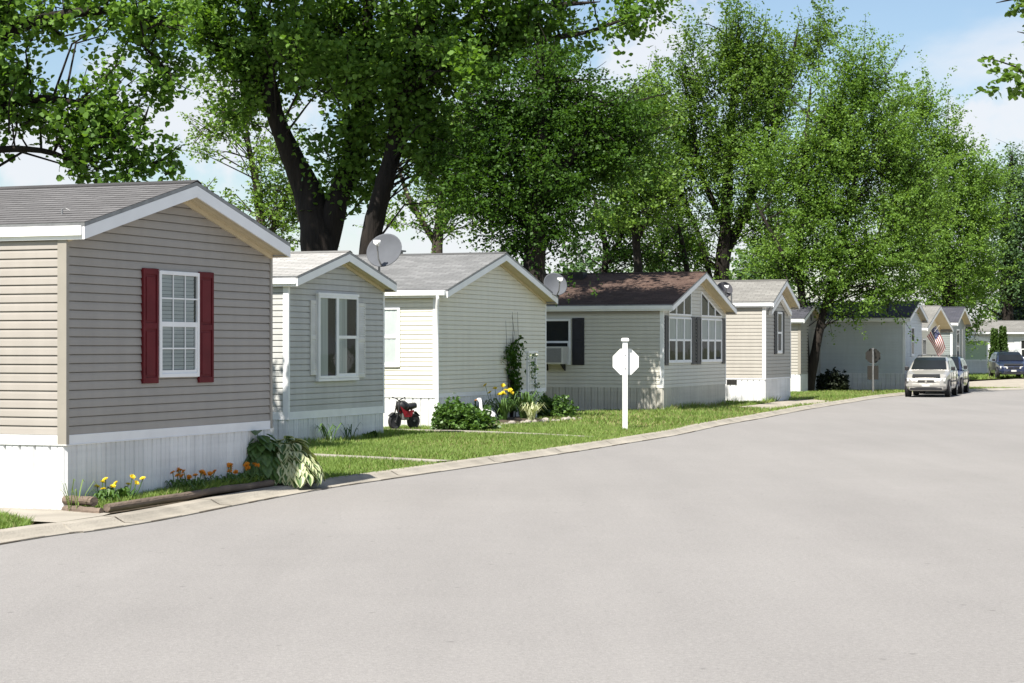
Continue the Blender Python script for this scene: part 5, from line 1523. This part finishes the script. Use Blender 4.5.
nt.links.new(tc.outputs['Generated'], wn.inputs['Vector'])
for (dx_, dz_, rx_, rz_) in ((.077, .152, .030, .024), (.255, .118, .050, .022), (-.155, .115, .055, .030), (-.24, .10, .05, .028), (.02, .055, .12, .018)):
    d_ = Vector((dx_, 1, dz_)).normalized()
    sb = N(nt, 'ShaderNodeVectorMath', operation='SUBTRACT'); sb.inputs[1].default_value = d_; nt.links.new(tc.outputs['Generated'], sb.inputs[0])
    dvv = N(nt, 'ShaderNodeVectorMath', operation='DIVIDE'); dvv.inputs[1].default_value = (rx_, .2, rz_); nt.links.new(sb.outputs[0], dvv.inputs[0])
    ln_ = N(nt, 'ShaderNodeVectorMath', operation='LENGTH'); nt.links.new(dvv.outputs[0], ln_.inputs[0])
    ad_ = N(nt, 'ShaderNodeMath', operation='MULTIPLY_ADD'); ad_.inputs[1].default_value = 3.0; nt.links.new(wn.outputs['Fac'], ad_.inputs[0]); nt.links.new(ln_.outputs['Value'], ad_.inputs[2])
    rg = N(nt, 'ShaderNodeMapRange'); rg.interpolation_type = 'SMOOTHSTEP'; rg.inputs['From Min'].default_value = 2.9; rg.inputs['From Max'].default_value = 1.9; rg.inputs['To Max'].default_value = .85; nt.links.new(ad_.outputs[0], rg.inputs['Value'])
    mxx = N(nt, 'ShaderNodeMath', operation='MAXIMUM'); nt.links.new(blob, mxx.inputs[0]); nt.links.new(rg.outputs[0], mxx.inputs[1]); blob = mxx.outputs[0]
bg2 = N(nt, 'ShaderNodeBackground'); bg2.inputs['Color'].default_value = (.93, .95, 1, 1); bg2.inputs['Strength'].default_value = .48
ms = N(nt, 'ShaderNodeMixShader'); nt.links.new(blob, ms.inputs['Fac']); nt.links.new(sky.outputs[0], bg.inputs['Color'])
nt.links.new(bg.outputs[0], ms.inputs[1]); nt.links.new(bg2.outputs[0], ms.inputs[2]); nt.links.new(ms.outputs[0], nt.nodes['World Output'].inputs['Surface'])

cd = bpy.data.cameras.new('camera'); cam = bpy.data.objects.new('camera', cd); col.objects.link(cam)
cd.sensor_width = 36; cd.lens = 36 * F_PX / 1024; cd.clip_end = 3000; cd.clip_start = .1
cam.location = (0, 0, CH); cam.rotation_euler = (math.pi / 2 + math.atan((HY - 341.5) / F_PX), 0, 0)
sc.camera = cam
vs = sc.view_settings; vs.view_transform = 'Standard'; vs.look = 'None'; vs.exposure = 1.0; vs.gamma = 1; vs.use_curve_mapping = False
sc.cycles.max_bounces = 6; sc.cycles.transparent_max_bounces = 8
sc.cycles.use_denoising = True
